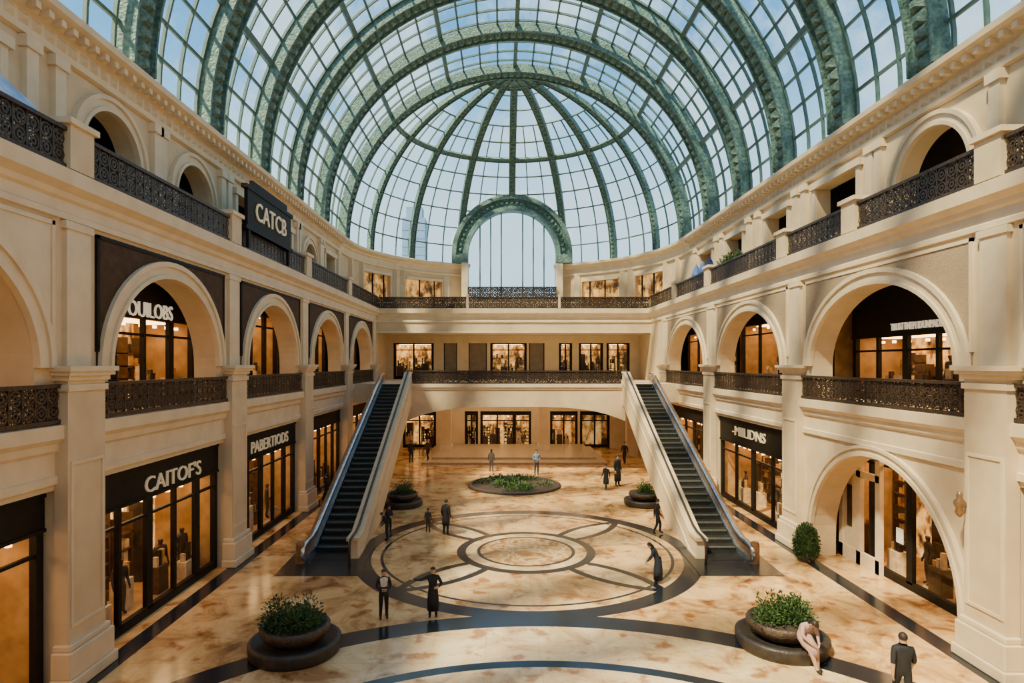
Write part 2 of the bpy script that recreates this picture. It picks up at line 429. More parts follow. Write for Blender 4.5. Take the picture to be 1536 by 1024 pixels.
PW = .68
for side in (-1, 1):
    f = F[side]; P = PIL[side]; mb = MB()
    mb.fbox(f, -6, P[0], 0, .8, 0, 12.1, PLASTER)
    mb.fbox(f, P[-1], 56, 0, .8, 0, 12.1, PLASTER)
    for i in range(len(P) - 1):
        y0, y1 = P[i], P[i + 1]; yc = (y0 + y1) / 2; hb = (y1 - y0) / 2
        if side == 1 and i == 1:
            arch_panel(mb, f, 0, .9, y0, y1, 0, 6.2, yc - .1, 4.0, 0, .75, 3.75, PLASTER)
        else:
            arch_panel(mb, f, 0, .8, y0, y1, 0, 6.2, yc, hb - .65, 0, 4.65, 0, PLASTER)
        a = hb - 1.3
        arch_panel(mb, f, 0, .8, y0, y1, 6.2, 12.1, yc, a, 6.2, 7.5, 2.75, PLASTER)
    mb.fbox(f, -6, 60, 5, 5.3, 0, 17.2, DARKBROWN)  # unseen outer wall, added against light leaks
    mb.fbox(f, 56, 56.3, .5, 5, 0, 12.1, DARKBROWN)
    make("wall_" + SIDE[side], mb, label="cream plaster gallery wall with arched openings", cat="wall", kind="structure", raw=True)
    for i in range(len(P) - 1):
        y0, y1 = P[i], P[i + 1]; yc = (y0 + y1) / 2; hb = (y1 - y0) / 2; a = hb - 1.3
        mb = MB(); archivolt(mb, f, yc, a, 7.5, 2.75, .5, -.16, .0, PLASTER2)
        trim(mb, "cream moulded arch surround")
        if side == 1 and i == 1:
            mb = MB(); archivolt(mb, f, yc - .1, 4.0, .75, 3.75, .35, -.14, 0, PLASTER2, legs=0)
            trim(mb, "cream moulded arch surround at ground level")
        pm = BROWNPANEL if (side == -1 and i >= 1) else STONEPANEL
        mb = MB(); e = .5; n = 28; w = hb - .8
        if side == -1 and i == 0: pm = PLASTER2
        top = 10.8
        for k in range(n):
            ps = []
            for t in (k, k + 1):
                tt = pi * t / n; ps.append((yc - (a + e) * math.cos(tt), 7.5 + (2.75 + e) * math.sin(tt)))
            (ya, za), (yb, zb) = ps
            if za >= top - .05 and zb >= top - .05: continue
            p = [(ya, min(za, top - .05)), (yb, min(zb, top - .05)), (yb, top), (ya, top)]
            mb.hexa([f(y, -.05, z) for y, z in p] + [f(y, 0, z) for y, z in p], pm)
        for s in (-1, 1):
            ya, yb = sorted((yc + s * (a + e), yc + s * w))
            if yb - ya > .02: mb.fbox(f, ya, yb, -.05, 0, 7.9, top, pm)
        edge = BLACK if pm is BROWNPANEL else PLASTER2
        mb.fbox(f, yc - w - .05, yc + w + .05, -.08, 0, top, top + .1, edge)
        for s in (-1, 1):
            c = yc + s * w; mb.fbox(f, c - .05, c + .05, -.08, 0, 7.9, top + .1, edge)
        trim(mb, "dark brown spandrel panel" if pm is BROWNPANEL else "stone spandrel panel")
    mb = MB()
    prof2 = [(.06, 4.78), (-.08, 4.8), (-.08, 4.98), (-.02, 5.0), (-.02, 5.5), (-.1, 5.58), (-.12, 5.74), (-.24, 5.86), (-.24, 6.17), (.06, 6.2)]
    mb.extr(f, prof2, -6, 56, PLASTER2); trim(mb, "cream gallery edge moulding")
    mb = MB()
    prof3 = [(.06, 11.0), (-.09, 11.02), (-.09, 11.16), (-.02, 11.2), (-.02, 11.46), (-.1, 11.52), (-.14, 11.64), (-.34, 11.78), (-.36, 12.13), (.06, 12.16)]
    mb.extr(f, prof3, -6, 51.4, PLASTER2); trim(mb, "cream upper gallery edge moulding")
    mb = MB(); mb.fbox(f, -6, 56, .07, 5, 5.9, 6.19, PLASTER); trim(mb, "gallery floor slab")
    mb = MB(); mb.fbox(f, -6, 56, .07, 5, 11.9, 12.14, PLASTER); trim(mb, "upper gallery floor slab")
    mb = MB(); mb.fbox(f, -6, 46.5, 1.9, 5.3, 17.02, 17.2, PLASTER); trim(mb, "unseen roof slab behind the cornice, added to block sky light")  # unseen slab added to keep sky light out behind the arches
    for c in P:
        root = empty("pilaster", f(c, -.2, 0), "cream stone pilaster with moulded base and capital", "pilaster", "gallery pilasters")
        mb = MB(); w = PW
        mb.fbox(f, c - w - .14, c + w + .14, -.48, 0, .28, .9, PLASTER2); mb.fbox(f, c - w - .08, c + w + .08, -.42, 0, .9, 1.05, PLASTER2)
        mb.fbox(f, c - w - .2, c + w + .2, -.54, 0, 0, .28, PLASTER2)
        make("base", mb, root, bevel=.03)
        mb = MB(); mb.fbox(f, c - w, c + w, -.32, 0, 1.05, 6.95, PLASTER)
        for s in (-1, 1): mb.fbox(f, c + s * (w - .12) - .04, c + s * (w - .12) + .04, -.35, -.32, 1.4, 5.3, PLASTER2)
        mb.fbox(f, c - w + .16, c + w - .16, -.35, -.32, 5.22, 5.3, PLASTER2); mb.fbox(f, c - w + .16, c + w - .16, -.35, -.32, 1.4, 1.48, PLASTER2)
        make("shaft", mb, root)
        mb = MB()
        for k, (e, za, zb) in enumerate(((.05, 6.95, 7.1), (.0, 7.1, 7.2), (.08, 7.2, 7.32), (.16, 7.32, 7.42), (.22, 7.42, 7.54))):
            mb.fbox(f, c - w - e, c + w + e, -.32 - e, 0, za, zb, PLASTER2)
        make("capital", mb, root)
        mb = MB(); mb.fbox(f, c - .42, c + .42, -.12, 0, 7.54, 11.0, PLASTER2); mb.fbox(f, c - .5, c + .5, -.16, 0, 10.8, 10.98, PLASTER2)
        make("upper_strip", mb, root)

for side in (-1, 1):
    f = F[side]; P = PIL[side]
    for i in range(len(P) - 1):
        if P[i + 1] < 14: continue
        railing(f, P[i] + PW + .02, P[i + 1] - PW - .02, -.12, 6.2, 7.12, "dark bronze scrollwork railing between cream pilasters", "gallery railings")
POST = {-1: [6.3, 14.9, 23.6, 32.5, 41.4], 1: [5, 15.4, 21.6, 26.8, 36.5, 43.5]}
for side in (-1, 1):
    f = F[side]; Q = POST[side]
    for c in Q:
        root = empty("railing_pedestal", f(c, -.1, 12.16), "square cream pedestal between balcony railings", "pedestal", "balcony pedestals")
        mb = MB(); mb.fbox(f, c - .42, c + .42, -.34, .2, 12.165, 13.2, PLASTER); make("shaft", mb, root)
        mb = MB(); mb.fbox(f, c - .52, c + .52, -.42, .28, 13.2, 13.34, PLASTER2); make("cap", mb, root)
    for a0, a1 in zip(Q, Q[1:] + [51.3]):
        if a1 < 14: continue
        railing(f, a0 + .43, a1 - .43, -.2, 12.165, 13.12, "dark bronze scrollwork railing along the upper balcony", "upper balcony railings")

# ------------------------------------------------------------------ level 3 side walls
OPEN = {-1: [(13.6, 1.1, 13.2, 15.2, 0), (19.0, 1.4, 12.2, 13.85, 1.4), (24.1, 1.4, 12.2, 13.85, 1.4), (29.2, 1.2, 13, 15.2, 0), (34.0, 1.2, 12.4, 15.0, 0), (38.6, 1.2, 12.2, 13.85, 1.2), (43.2, 1.1, 13, 15.1, 0)],
        1: [(13.0, 1.3, 13.2, 15.4, 0), (20.1, 1.75, 12.2, 13.5, 1.75), (25.9, 1.6, 13.0, 15.3, 0), (31.4, 1.2, 13, 15.2, 0), (37.0, 1.2, 13, 15.2, 0), (42.2, 1.2, 13, 15.2, 0)]}
for side in (-1, 1):
    f = F[side]; O = OPEN[side]; mb = MB(); tr = MB()
    bounds = [-6] + [(O[i][0] + O[i + 1][0]) / 2 for i in range(len(O) - 1)] + [46.5]
    for i, (yc, a, zb, zs, b) in enumerate(O):
        arch_panel(mb, f, 1.6, 2.2, bounds[i], bounds[i + 1], 12.14, 17.0, yc, a, zb, zs, b, PLASTER)
        if b: archivolt(tr, f, yc, a, zs, b, .45, 1.42, 1.6, PLASTER2, legs=12.16)
        else:
            for s in (-1, 1): tr.fbox(f, yc + s * (a + .12) - .12, yc + s * (a + .12) + .12, 1.48, 1.6, zb - .2, zs + .2, PLASTER2)
            tr.fbox(f, yc - a - .35, yc + a + .35, 1.4, 1.6, zs, zs + .28, PLASTER2); tr.fbox(f, yc - a - .35, yc + a + .35, 1.4, 1.6, zb - .25, zb, PLASTER2)
        for s in (-1, 1):
            c = yc + s * (a + .95)
            tr.fbox(f, c - .2, c + .2, 1.42, 1.6, 12.16, 15.75, PLASTER2); tr.fbox(f, c - .28, c + .28, 1.36, 1.6, 15.5, 15.79, PLASTER2)
            tr.fbox(f, c - .28, c + .28, 1.36, 1.6, 12.16, 12.5, PLASTER2)
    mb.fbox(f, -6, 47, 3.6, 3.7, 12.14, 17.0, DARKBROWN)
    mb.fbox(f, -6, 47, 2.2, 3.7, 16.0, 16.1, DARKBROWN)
    make("wall_upper_" + SIDE[side], mb, label="cream upper gallery wall with dark openings", cat="wall", kind="structure", raw=True)
    prof = [(1.585, 15.8), (1.45, 15.84), (1.42, 15.98), (1.52, 16.02), (1.52, 16.42), (1.4, 16.48), (1.36, 16.58), (1.1, 16.66), (.98, 16.72), (.95, 16.9), (1.05, 16.95), (1.8, 17.01), (1.585, 17.01)]
    tr.extr(f, prof, -6, 46.5, PLASTER2)
    y = 6.0
    while y < 46:
        tr.fbox(f, y - .09, y + .09, 1.12, 1.4, 16.46, 16.64, PLASTER2)
        tr.hexa([f(y - .16, 1.52, 16.08), f(y + .16, 1.52, 16.08), f(y + .16, 1.52, 16.38), f(y - .16, 1.52, 16.38), f(y - .05, 1.43, 16.18), f(y + .05, 1.43, 16.18), f(y + .05, 1.43, 16.28), f(y - .05, 1.43, 16.28)], PLASTER)
        y += .45
    trim(tr, "cream cornice, frieze and window mouldings")

# ------------------------------------------------------------------ back: apse wall
CY = 46.5; RA = 13.0; RB = 12.6; ZS = 17.0
def hdir(t): return Vector((math.sin(t), math.cos(t), 0))
C = Vector((0, CY, 0)); Zv = Vector((0, 0, 1))
mb = MB(); tr = MB()
rad = math.radians
segs = [(18.4, 30, None), (30, 47, (12.9, 15.2)), (47, 55, None), (55, 71, (12.9, 15.2)), (71, 90, None)]
for s in (-1, 1):
    for t0, t1, win in segs:
        n = max(1, int((t1 - t0) / 3))
        for k in range(n):
            a0 = rad(s * (t0 + (t1 - t0) * k / n)); a1 = rad(s * (t0 + (t1 - t0) * (k + 1) / n))
            def blk(z0, z1, r0, r1, m, M=mb):
                h0, h1 = hdir(a0), hdir(a1)
                p = [C + h0 * r0, C + h1 * r0, C + h1 * r1, C + h0 * r1]
                M.hexa([q + Zv * z0 for q in p] + [q + Zv * z1 for q in p], m)
            if win:
                blk(12.14, win[0], RA, RA + .5, PLASTER); blk(win[1], 17, RA, RA + .5, PLASTER)
                blk(win[0], win[1], RA + .42, RA + .5, GLOWDIM)  # warm window light is put into the pane colour
                blk(win[1], win[1] + .22, RA - .12, RA, PLASTER2, tr)
                if k % 2 == 1:
                    h0 = hdir(a0); q = C + h0 * (RA + .1)
                    mb.box(q.x - .06, q.x + .06, q.y - .06, q.y + .06, win[0], win[1], BLACK)
            else:
                blk(12.14, 17, RA, RA + .5, PLASTER)
    for t in (19.5, 28, 49, 53, 73, 82):
        h = hdir(rad(s * t)); q = C + h * (RA - .05)
        tr.box(q.x - .25, q.x + .25, q.y - .15, q.y + .15, 12.15, 15.8, PLASTER2)
    fr = [(C + hdir(rad(s * (18.4 + 71.6 * k / 24))) * RA, -hdir(rad(s * (18.4 + 71.6 * k / 24))), Zv) for k in range(25)]
    pr = [(z, 1.6 - d) for d, z in prof]
    tr.sweep(fr, pr, PLASTER2)
make("wall_back", mb, label="curved cream apse wall with warm lit windows", cat="wall", kind="structure", raw=True)
trim(tr, "curved cream cornice around the apse")

mb = MB(); fb = fB(51.5)
mb.box(-W - .5, W + .5, 52.2, 61, 11.85, 12.14, PLASTER)
mb.box(-W - .5, W + .5, 51.5, 52.2, 10.15, 12.14, PLASTER); mb.box(-W - .5, W + .5, 52.2, 56.5, 10.15, 10.4, PLASTER)
trim(mb, "cream balcony slab across the end wall")
mb = MB(); mb.extr(fb, [(d, z) for d, z in prof3], -W, W, PLASTER2); mb.fbox(fb, -W, W, -.06, 0, 10.15, 10.3, PLASTER2)
trim(mb, "cream end balcony moulding")
railing(fb, -W + .1, -3.9, -.2, 12.165, 13.12, "dark bronze railing across the end balcony", "end balcony railings")
railing(fb, -3.7, 3.7, -.2, 12.165, 13.12, "dark bronze railing across the end balcony", "end balcony railings")
railing(fb, 3.9, W - .1, -.2, 12.165, 13.12, "dark bronze railing across the end balcony", "end balcony railings")
for c in (-3.8, 3.8):
    mb = MB(); mb.fbox(fb, c - .1, c + .1, -.3, 0, 12.165, 13.3, PLASTER2)
    make("railing_post", mb, label="slim cream post between end balcony railings", cat="post", group="end balcony posts")
mb = MB(); mb.box(-4.6, 4.6, 57.2, 58.6, 12.14, 13.6, PLASTER); trim(mb, "cream sill below the arched window")
railing(fB(57.3), -4.1, 4.1, 0, 13.6, 14.7, "dark railing below the great arched window", "arched window railing")

mb = MB(); Yw = 57.6; zc = 17.7; n = 32
for e0, e1, ya, yb in ((4.1, 4.5, Yw - .1, Yw + .9), (4.5, 5.2, Yw + .15, Yw + .9), (5.2, 5.6, Yw - .15, Yw + .9)):
    for i in range(n):
        p = []
        for e, t in ((e0, i), (e1, i), (e1, i + 1), (e0, i + 1)):
            a = pi * t / n; p.append((-e * math.cos(a), zc + e * math.sin(a)))
        mb.hexa([(x, ya, z) for x, z in p] + [(x, yb, z) for x, z in p], GREEN)
for i in range(1, n, 1):
    a = pi * (i) / n; x, z = -4.85 * math.cos(a), zc + 4.85 * math.sin(a)
    mb.hexa([(x - .2, Yw + .15, z - .2), (x + .2, Yw + .15, z - .2), (x + .2, Yw + .15, z + .2), (x - .2, Yw + .15, z + .2),
             (x - .06, Yw - .02, z - .06), (x + .06, Yw - .02, z - .06), (x + .06, Yw - .02, z + .06), (x - .06, Yw - .02, z + .06)], GREEN)
for s in (-1, 1):
    mb.box(min(s * 4.1, s * 5.6), max(s * 4.1, s * 5.6), Yw - .15, Yw + .9, 16.95, zc, GREEN)
trim(mb, "verdigris ornamental arch over the end window")
mb = MB()
for s in (-1, 1): mb.box(min(s * 4.1, s * 4.7), max(s * 4.1, s * 4.7), Yw - .1, Yw + 1.2, 12.14, 17.0, PLASTER2)
trim(mb, "cream jambs of the arched window")
mb = MB()
for x in (-3.0, -2.0, -1.0, 1.0, 2.0, 3.0):
    zt = zc + math.sqrt(max(0, 4.1 ** 2 - x * x)); w = .06
    mb.box(x - w, x + w, Yw + .5, Yw + .6, 13.6, zt, GREENBAR)
ap = [(-4.1, 13.6)] + [(-4.1 * math.cos(pi * i / n), zc + 4.1 * math.sin(pi * i / n)) for i in range(n + 1)] + [(4.1, 13.6)]
mb.add([(x, Yw + .56, z) for x, z in ap], [tuple(range(len(ap)))], ROOFGLASS)
make("window_1", mb, label="tall arched glass window with slender vertical mullions", cat="window", kind="structure")

# ------------------------------------------------------------------ back facades
fb2 = fB(56.0)
mb = MB()
mb.box(-W - .5, W + .5, 56.0, 56.3, 9.45, 10.2, PLASTER)
mb.box(-W - .5, W + .5, 56.0, 56.3, 3.3, 6.2, PLASTER)
xs2 = [(-10.75, -7.1), (-6.2, -5.0), (-3.95, -2.3), (-2.0, 1.3), (1.5, 2.9), (4.2, 5.4), (6.0, 8.2), (8.5, 10.6)]
prev = -W - .5
for a0, a1 in xs2 + [(W + .5, W + .5)]:
    mb.box(prev, a0, 56.0, 56.3, 6.2, 9.45, PLASTER); prev = a1
xs1 = [(-9.9, -6.9), (-4.3, -3.1), (-2.9, 1.7), (3.4, 5.9), (6.1, 8.8)]
prev = -W - .5
for a0, a1 in xs1 + [(W + .5, W + .5)]:
    mb.box(prev, a0, 56.0, 56.3, 0, 3.3, PLASTER); prev = a1
make("wall_end_facade", mb, label="cream end facade below the balcony", cat="wall", kind="structure", raw=True)
BLIND = mat("grey_blind", (.20, .15, .11), (.15, .11, .08), 2, .6)
for i, (a0, a1) in enumerate(xs2):
    if i in (1, 2, 4):
        mb = MB(); mb.fbox(fb2, a0, a1, .15, .25, 6.2, 9.45, BLIND)
        mb.fbox(fb2, a0, a0 + .08, .05, .2, 6.2, 9.45, BLACK); mb.fbox(fb2, a1 - .08, a1, .05, .2, 6.2, 9.45, BLACK)
        WIN[0] += 1
        make("window_%d" % (WIN[0] + 1), mb, label="grey shuttered gallery window", cat="window", kind="structure")
    else:
        shopfront(fb2, a0, a1, 6.2, 9.45, .1, 1, "warm lit gallery shop window in the end facade", fascia=.12, panes=2, depth=1.8)
for i, (a0, a1) in enumerate(xs1):
    shopfront(fb2, a0, a1, 0, 3.3, .1, 1, "golden lit central shop entrance under the bridge" if i == 2 else "dim brown shopfront under the bridge", fascia=.35, panes=3 if a1 - a0 > 4 else 2, depth=1.8, glow=GLOW if i in (0, 2) else GLOWDIM, lamp=(i in (0, 2, 3)))
for x in (-5.6, 2.55, 9.9):
    root = empty("column", (x, 52.0, 0), "square cream column under the bridge balcony", "column", "columns under the bridge")
    z0 = .34 if abs(x) < 6.4 else 0
    mb = MB(); mb.box(x - .5, x + .5, 51.6, 52.6, z0, .8, PLASTER2); make("base", mb, root)
    mb = MB(); mb.box(x - .4, x + .4, 51.7, 52.5, .8, 5.4, PLASTER); make("shaft", mb, root)
    mb = MB(); mb.box(x - .5, x + .5, 51.6, 52.6, 5.4, 5.74, PLASTER2); make("capital", mb, root)
# glowing discs added to brighten the space under the bridge slab
for yy in (46.5, 50.0, 54.0):
    for xx in (-6, -2, 2, 6):
        mb = MB(); mb.lathe([(0, 5.68), (.28, 5.68), (.32, 5.74), (0, 5.745)], (xx, yy, 0), WARMLAMP, 16)
        make("bridge_fill_disc", mb, label="added round glowing disc that brightens under the bridge slab", cat="lamp", group="bridge fill discs")

# bridge
mb = MB(); n = 24
mb.box(-W, W, 43.8, 56.0, 5.75, 6.19, PLASTER)
xsb = [-W, -7.6] + [-7.6 + 15.2 * i / n for i in range(1, n)] + [7.6, W]
def zbot(x): return 4.9 if abs(x) >= 7.6 else 3.6 + 1.0 * (1 - abs(x / 7.6) ** 3.5)
for x0, x1 in zip(xsb, xsb[1:]):
    z0, z1 = zbot(x0), zbot(x1)
    if x0 == -7.6: z0 = 3.6
    if x1 == 7.6: z1 = 3.6
    if x1 == W or x0 == -W: z0 = z1 = 4.9
    mb.hexa([(x0, 43, z0), (x1, 43, z1), (x1, 43.8, z1), (x0, 43.8, z0), (x0, 43, 6.19), (x1, 43, 6.19), (x1, 43.8, 6.19), (x0, 43.8, 6.19)], PLASTER)
trim(mb, "cream arched bridge spanning between the escalators")
mb = MB(); fbr = fB(43.0)
mb.fbox(fbr, -7.5, 7.5, -.12, -.01, 5.95, 6.2, PLASTER2); mb.fbox(fbr, -7.5, 7.5, -.06, -.01, 5.8, 5.95, PLASTER2)
trim(mb, "cream bridge edge moulding")
railing(fbr, -7.3, 7.3, -.02, 6.2, 7.12, "dark bronze railing along the bridge", "bridge railing")
mb = MB(); mb.box(-7, 7, 46.5, 55.9, 0, .17, GROUT); mb.box(-6.4, 6.4, 48.0, 55.9, .17, .34, GROUT)
trim(mb, "pale stone steps before the end shops")
mb = MB(); mb.box(-17, 17, -6.4, -6, 0, 17, PLASTER)  # unseen wall behind the camera, added to shut out bluish sky light
make("wall_front", mb, label="unseen cream end wall added to shut out sky light", cat="wall", kind="structure", raw=True)

# ------------------------------------------------------------------ shopfronts
g = .72
shopfront(fL, 6.3 + g, 15.1 - g, 0, 4.6, .25, 1, "black framed shopfront with warm lit window", fascia=.9, panes=4)
shopfront(fL, 15.1 + g, 23.9 - g, 0, 4.62, .25, 1, "black framed shopfront with ivory CAITOFS lettering", text="CAITOF'S", tw=3.4, th=.5, ta=20.1, tz=3.98, fascia=1.05, panes=5)
shopfront(fL, 23.9 + g, 32.6 - g, 0, 4.62, .25, 1, "black framed shopfront with ivory lettering beside the escalator", text="PABERTIODS", tw=4.5, th=.5, ta=28.45, tz=4.02, fascia=1.1, panes=5)
shopfront(fL, 32.6 + g, 41.4 - g, 0, 4.62, .25, 1, "black framed shopfront behind the escalator", fascia=.8, panes=5)
shopfront(fL, 41.4 + g, 50.4 - g, 0, 4.62, .25, 1, "black framed shopfront beneath the bridge", fascia=.8, panes=4, glow=GLOWDIM)
shopfront(fR, 5 + g, 15.5 - g, 0, 4.6, .25, -1, "black framed shopfront with warm lit window", fascia=.9, panes=4)
rs = shopfront(fR, 16.4, 25.2, 0, 4.75, 1.3, -1, "tall warm lit shop window inside a ground arch", fascia=.3, panes=4, depth=2.6)
mb = MB()
for a in (22.3, 23.5, 24.7): mb.fbox(fR, a - .14, a + .14, 1.12, 1.27, 0, 4.2, CREAMDOOR)
mb.fbox(fR, 22.2, 24.84, 1.12, 1.27, 3.3, 3.55, CREAMDOOR); mb.fbox(fR, 22.2, 24.84, 1.12, 1.27, 4.1, 4.45, CREAMDOOR); mb.fbox(fR, 22.2, 24.84, 1.12, 1.27, 0, .5, CREAMDOOR)
mb.fbox(fR, 23.64, 24.56, 1.15, 1.25, .5, 3.3, CREAMDOOR); mb.fbox(fR, 23.95, 24.25, 1.12, 1.15, 1.3, 2.9, GOOD3)
make("door", mb, rs, label="pale cream door and frame")
mb = MB(); mb.fbox(fR, 21.05, 21.4, 1.23, 1.26, 1.45, 1.95, PAPER); make("notice", mb, rs, label="small white paper notice on the glass")
shopfront(fR, 26 + g, 36.4 - g, 0, 4.62, .25, -1, "black framed shopfront with small ivory lettering", text="-MIILIDNS", tw=4.2, th=.48, ta=31.6, tz=4.0, fascia=1.35, panes=4)
shopfront(fR, 36.4 + g, 46.9 - g, 0, 4.62, .25, -1, "black framed shopfront behind the escalator", fascia=.8, panes=5, glow=GLOWDIM)
for i, (a0, a1) in enumerate(zip(PIL[-1], PIL[-1][1:])):
    if i == 1:
        shopfront(fL, a0 + .3, a1 - .3, 6.2, 11.6, 1.3, 1, "arched gallery shop with ivory OUILOBS lettering", text="OUILOBS", tw=2.6, th=.5, ta=20.6, tz=9.35, fascia=2.55, panes=5, lm=LITLET)
    else:
        shopfront(fL, a0 + .3, a1 - .3, 6.2, 11.6, 1.3, 1, "gallery shop with warm window behind an arch", fascia=1.7, panes=5)
for i, (a0, a1) in enumerate(zip(PIL[1], PIL[1][1:])):
    if i == 1:
        shopfront(fR, a0 + .3, a1 - .3, 6.2, 11.6, 2.2, -1, "dark gallery shop with small ivory lettering behind an arch", text="TRUSTTNEM IDUNPADS", tw=2.7, th=.26, ta=21.75, tz=8.95, fascia=3.0, panes=6, lm=LITLET)
    else:
        shopfront(fR, a0 + .3, a1 - .3, 6.2, 11.6, 1.6, -1, "gallery shop with warm window behind an arch", fascia=1.9, panes=4)

root = empty("hanging_sign", fL(26.9, .1, 12.2), "black bracketed sign with ivory CATCB lettering on the balcony", "sign")
mb = MB()
mb.fbox(fL, 24.4, 29.4, -.42, -.28, 12.9, 14.6, BLACK); mb.fbox(fL, 24.9, 28.9, -.42, -.28, 14.6, 14.95, BLACK)
mb.fbox(fL, 24.2, 29.6, -.46, -.24, 14.5, 14.66, BLACK); mb.fbox(fL, 24.2, 29.6, -.46, -.24, 12.9, 13.05, BLACK)
for s in (24.6, 29.2): mb.fbox(fL, s - .1, s + .1, -.42, -.3, 12.2, 13, BLACK)
make("sign_board", mb, root)
text_mesh("CATCB", 3.5, .75, fL, 26.9, -.43, 13.8, 1, CREAMLET, root)

# ------------------------------------------------------------------ roof ribs
def vframe(t, y):
    P = Vector((RA * math.cos(t), y, ZS + RB * math.sin(t)))
    Nn = -Vector((math.cos(t) / RA, 0, math.sin(t) / RB)).normalized()
    return P, Nn, Vector((0, 1, 0))
def mframe(th, ph):
    h = hdir(th); P = C + h * RA * math.cos(ph) + Zv * (ZS + RB * math.sin(ph))
    Nn = -(h * math.cos(ph) / RA + Zv * math.sin(ph) / RB).normalized()
    return P, Nn, Vector((math.cos(th), -math.sin(th), 0))
def rframe(th, ph):
    P, Nn, B = mframe(th, ph)
    T = (-hdir(th) * math.sin(ph) * RA + Zv * math.cos(ph) * RB).normalized()
    return P, Nn, T
def rect(b0, b1, n0, n1): return [(b0, n0), (b1, n0), (b1, n1), (b0, n1)]
skiparch = lambda P: P.y > 52 and P.x ** 2 + (P.z - zc) ** 2 < 5.3 ** 2
def rosettes(mb, frames, w, n0, n1, m, skip=None):
    for P, Nn, B in frames:
        if skip and skip(P): continue
        T = Nn.cross(B)
        p = [P + B * (sx * w) + T * (sy * w * .8) + Nn * n0 for sx, sy in ((-1, -1), (1, -1), (1, 1), (-1, 1))]
        q = [P + B * (sx * w * .35) + T * (sy * w * .3) + Nn * n1 for sx, sy in ((-1, -1), (1, -1), (1, 1), (-1, 1))]
        mb.hexa(p + q, m)
def ribmesh(frames, w, dep, name, label, group, skip=None, ros=None):
    mb = MB()
    mb.sweep(frames, rect(-w, -w * .84, 0, dep), GREEN, skip); mb.sweep(frames, rect(w * .84, w, 0, dep), GREEN, skip)
    mb.sweep(frames, rect(-w * .84, w * .84, dep * .4, dep * .7), GREEN, skip)
    if ros: rosettes(mb, ros, w * .5, dep * .7, dep * 1.08, GREEN, skip)
    return make(name, mb, label=label, cat="roof rib", group=group)
for y in (46.1, 40.6, 35.2, 30.0, 24.9, 19.9, 14.9, 9.9, 4.9):
    fr = [vframe(pi * k / 64, y) for k in range(65)]
    ro = [vframe(pi * (k + .5) / 80, y) for k in range(80)]
    ribmesh(fr, .62, .6, "vault_rib", "ornate verdigris iron arch rib of the glass vault", "vault ribs", ros=ro)
for k in range(-3, 4):
    th = rad(22.5 * k)
    fr = [mframe(th, rad(86) * j / 32) for j in range(33)]
    ro = [mframe(th, rad(80) * (j + .5) / 44) for j in range(44)]
    ribmesh(fr, .3, .35, "dome_rib", "curved verdigris iron rib of the glass half dome", "dome ribs", skip=skiparch, ros=ro)
for ph, w in ((45, .2), (80, .22)):
    fr = [rframe(rad(-90 + 180 * j / 48), rad(ph)) for j in range(49)]
    ribmesh(fr, w, .3, "dome_ring", "horizontal verdigris ring of the glass half dome", "dome rings")
mb = MB()
NL = 32
for i in range(1, NL):
    t = pi * i / NL; P, Nn, B = vframe(t, -6); P2 = vframe(t, 46.5)[0]; T = Nn.cross(Vector((0, 1, 0)))
    big = (i % 4 == 0)
    w = .13 if big else .055
    mb.sweep([(P, Nn, T), (P2, Nn, T)], rect(-w, w, 0, .24 if big else .1), GREENBAR)
y = 46.1
while y > -6:
    fr = [vframe(pi * k / 48, y) for k in range(49)]
    mb.sweep(fr, rect(-.05, .05, 0, .12), GREENBAR)
    y -= 5.15 / 4
trim(mb, "slender verdigris glazing bars of the glass vault")
mb = MB()
for j in range(1, 12):
    fr = [rframe(rad(-90 + 180 * k / 60), rad(7.5 * j)) for k in range(61)]
    mb.sweep(fr, rect(-.05, .05, 0, .1), GREENBAR, skiparch)
for k in range(-12, 13):
    if k % 3 == 0: continue
    fr = [mframe(rad(7.5 * k), rad(60) * j / 30) for j in range(31)]
    mb.sweep(fr, rect(-.04, .04, 0, .1), GREENBAR, skiparch)
trim(mb, "slender verdigris glazing bars of the half dome")
mb = MB()
NN = 44
for i in range(NN):
    a, b = vframe(pi * i / NN, 0), vframe(pi * (i + 1) / NN, 0)
    p0 = a[0] - a[1] * .03; p1 = b[0] - b[1] * .03
    mb.add([(p0.x, -6, p0.z), (p1.x, -6, p1.z), (p1.x, 46.5, p1.z), (p0.x, 46.5, p0.z)], [(0, 1, 2, 3)], ROOFGLASS)
for j in range(20):
    for k in range(48):
        q = [mframe(rad(-90 + 3.75 * kk), rad(4.5 * jj)) for kk, jj in ((k, j), (k + 1, j), (k + 1, j + 1), (k, j + 1))]
        if any(skiparch(x[0]) for x in q): continue
        mb.add([x[0] - x[1] * .03 for x in q], [(0, 1, 2, 3)], ROOFGLASS)
make("ceiling", mb, label="pale blue glass vault and half dome", cat="ceiling", kind="structure", raw=True, smooth=True)

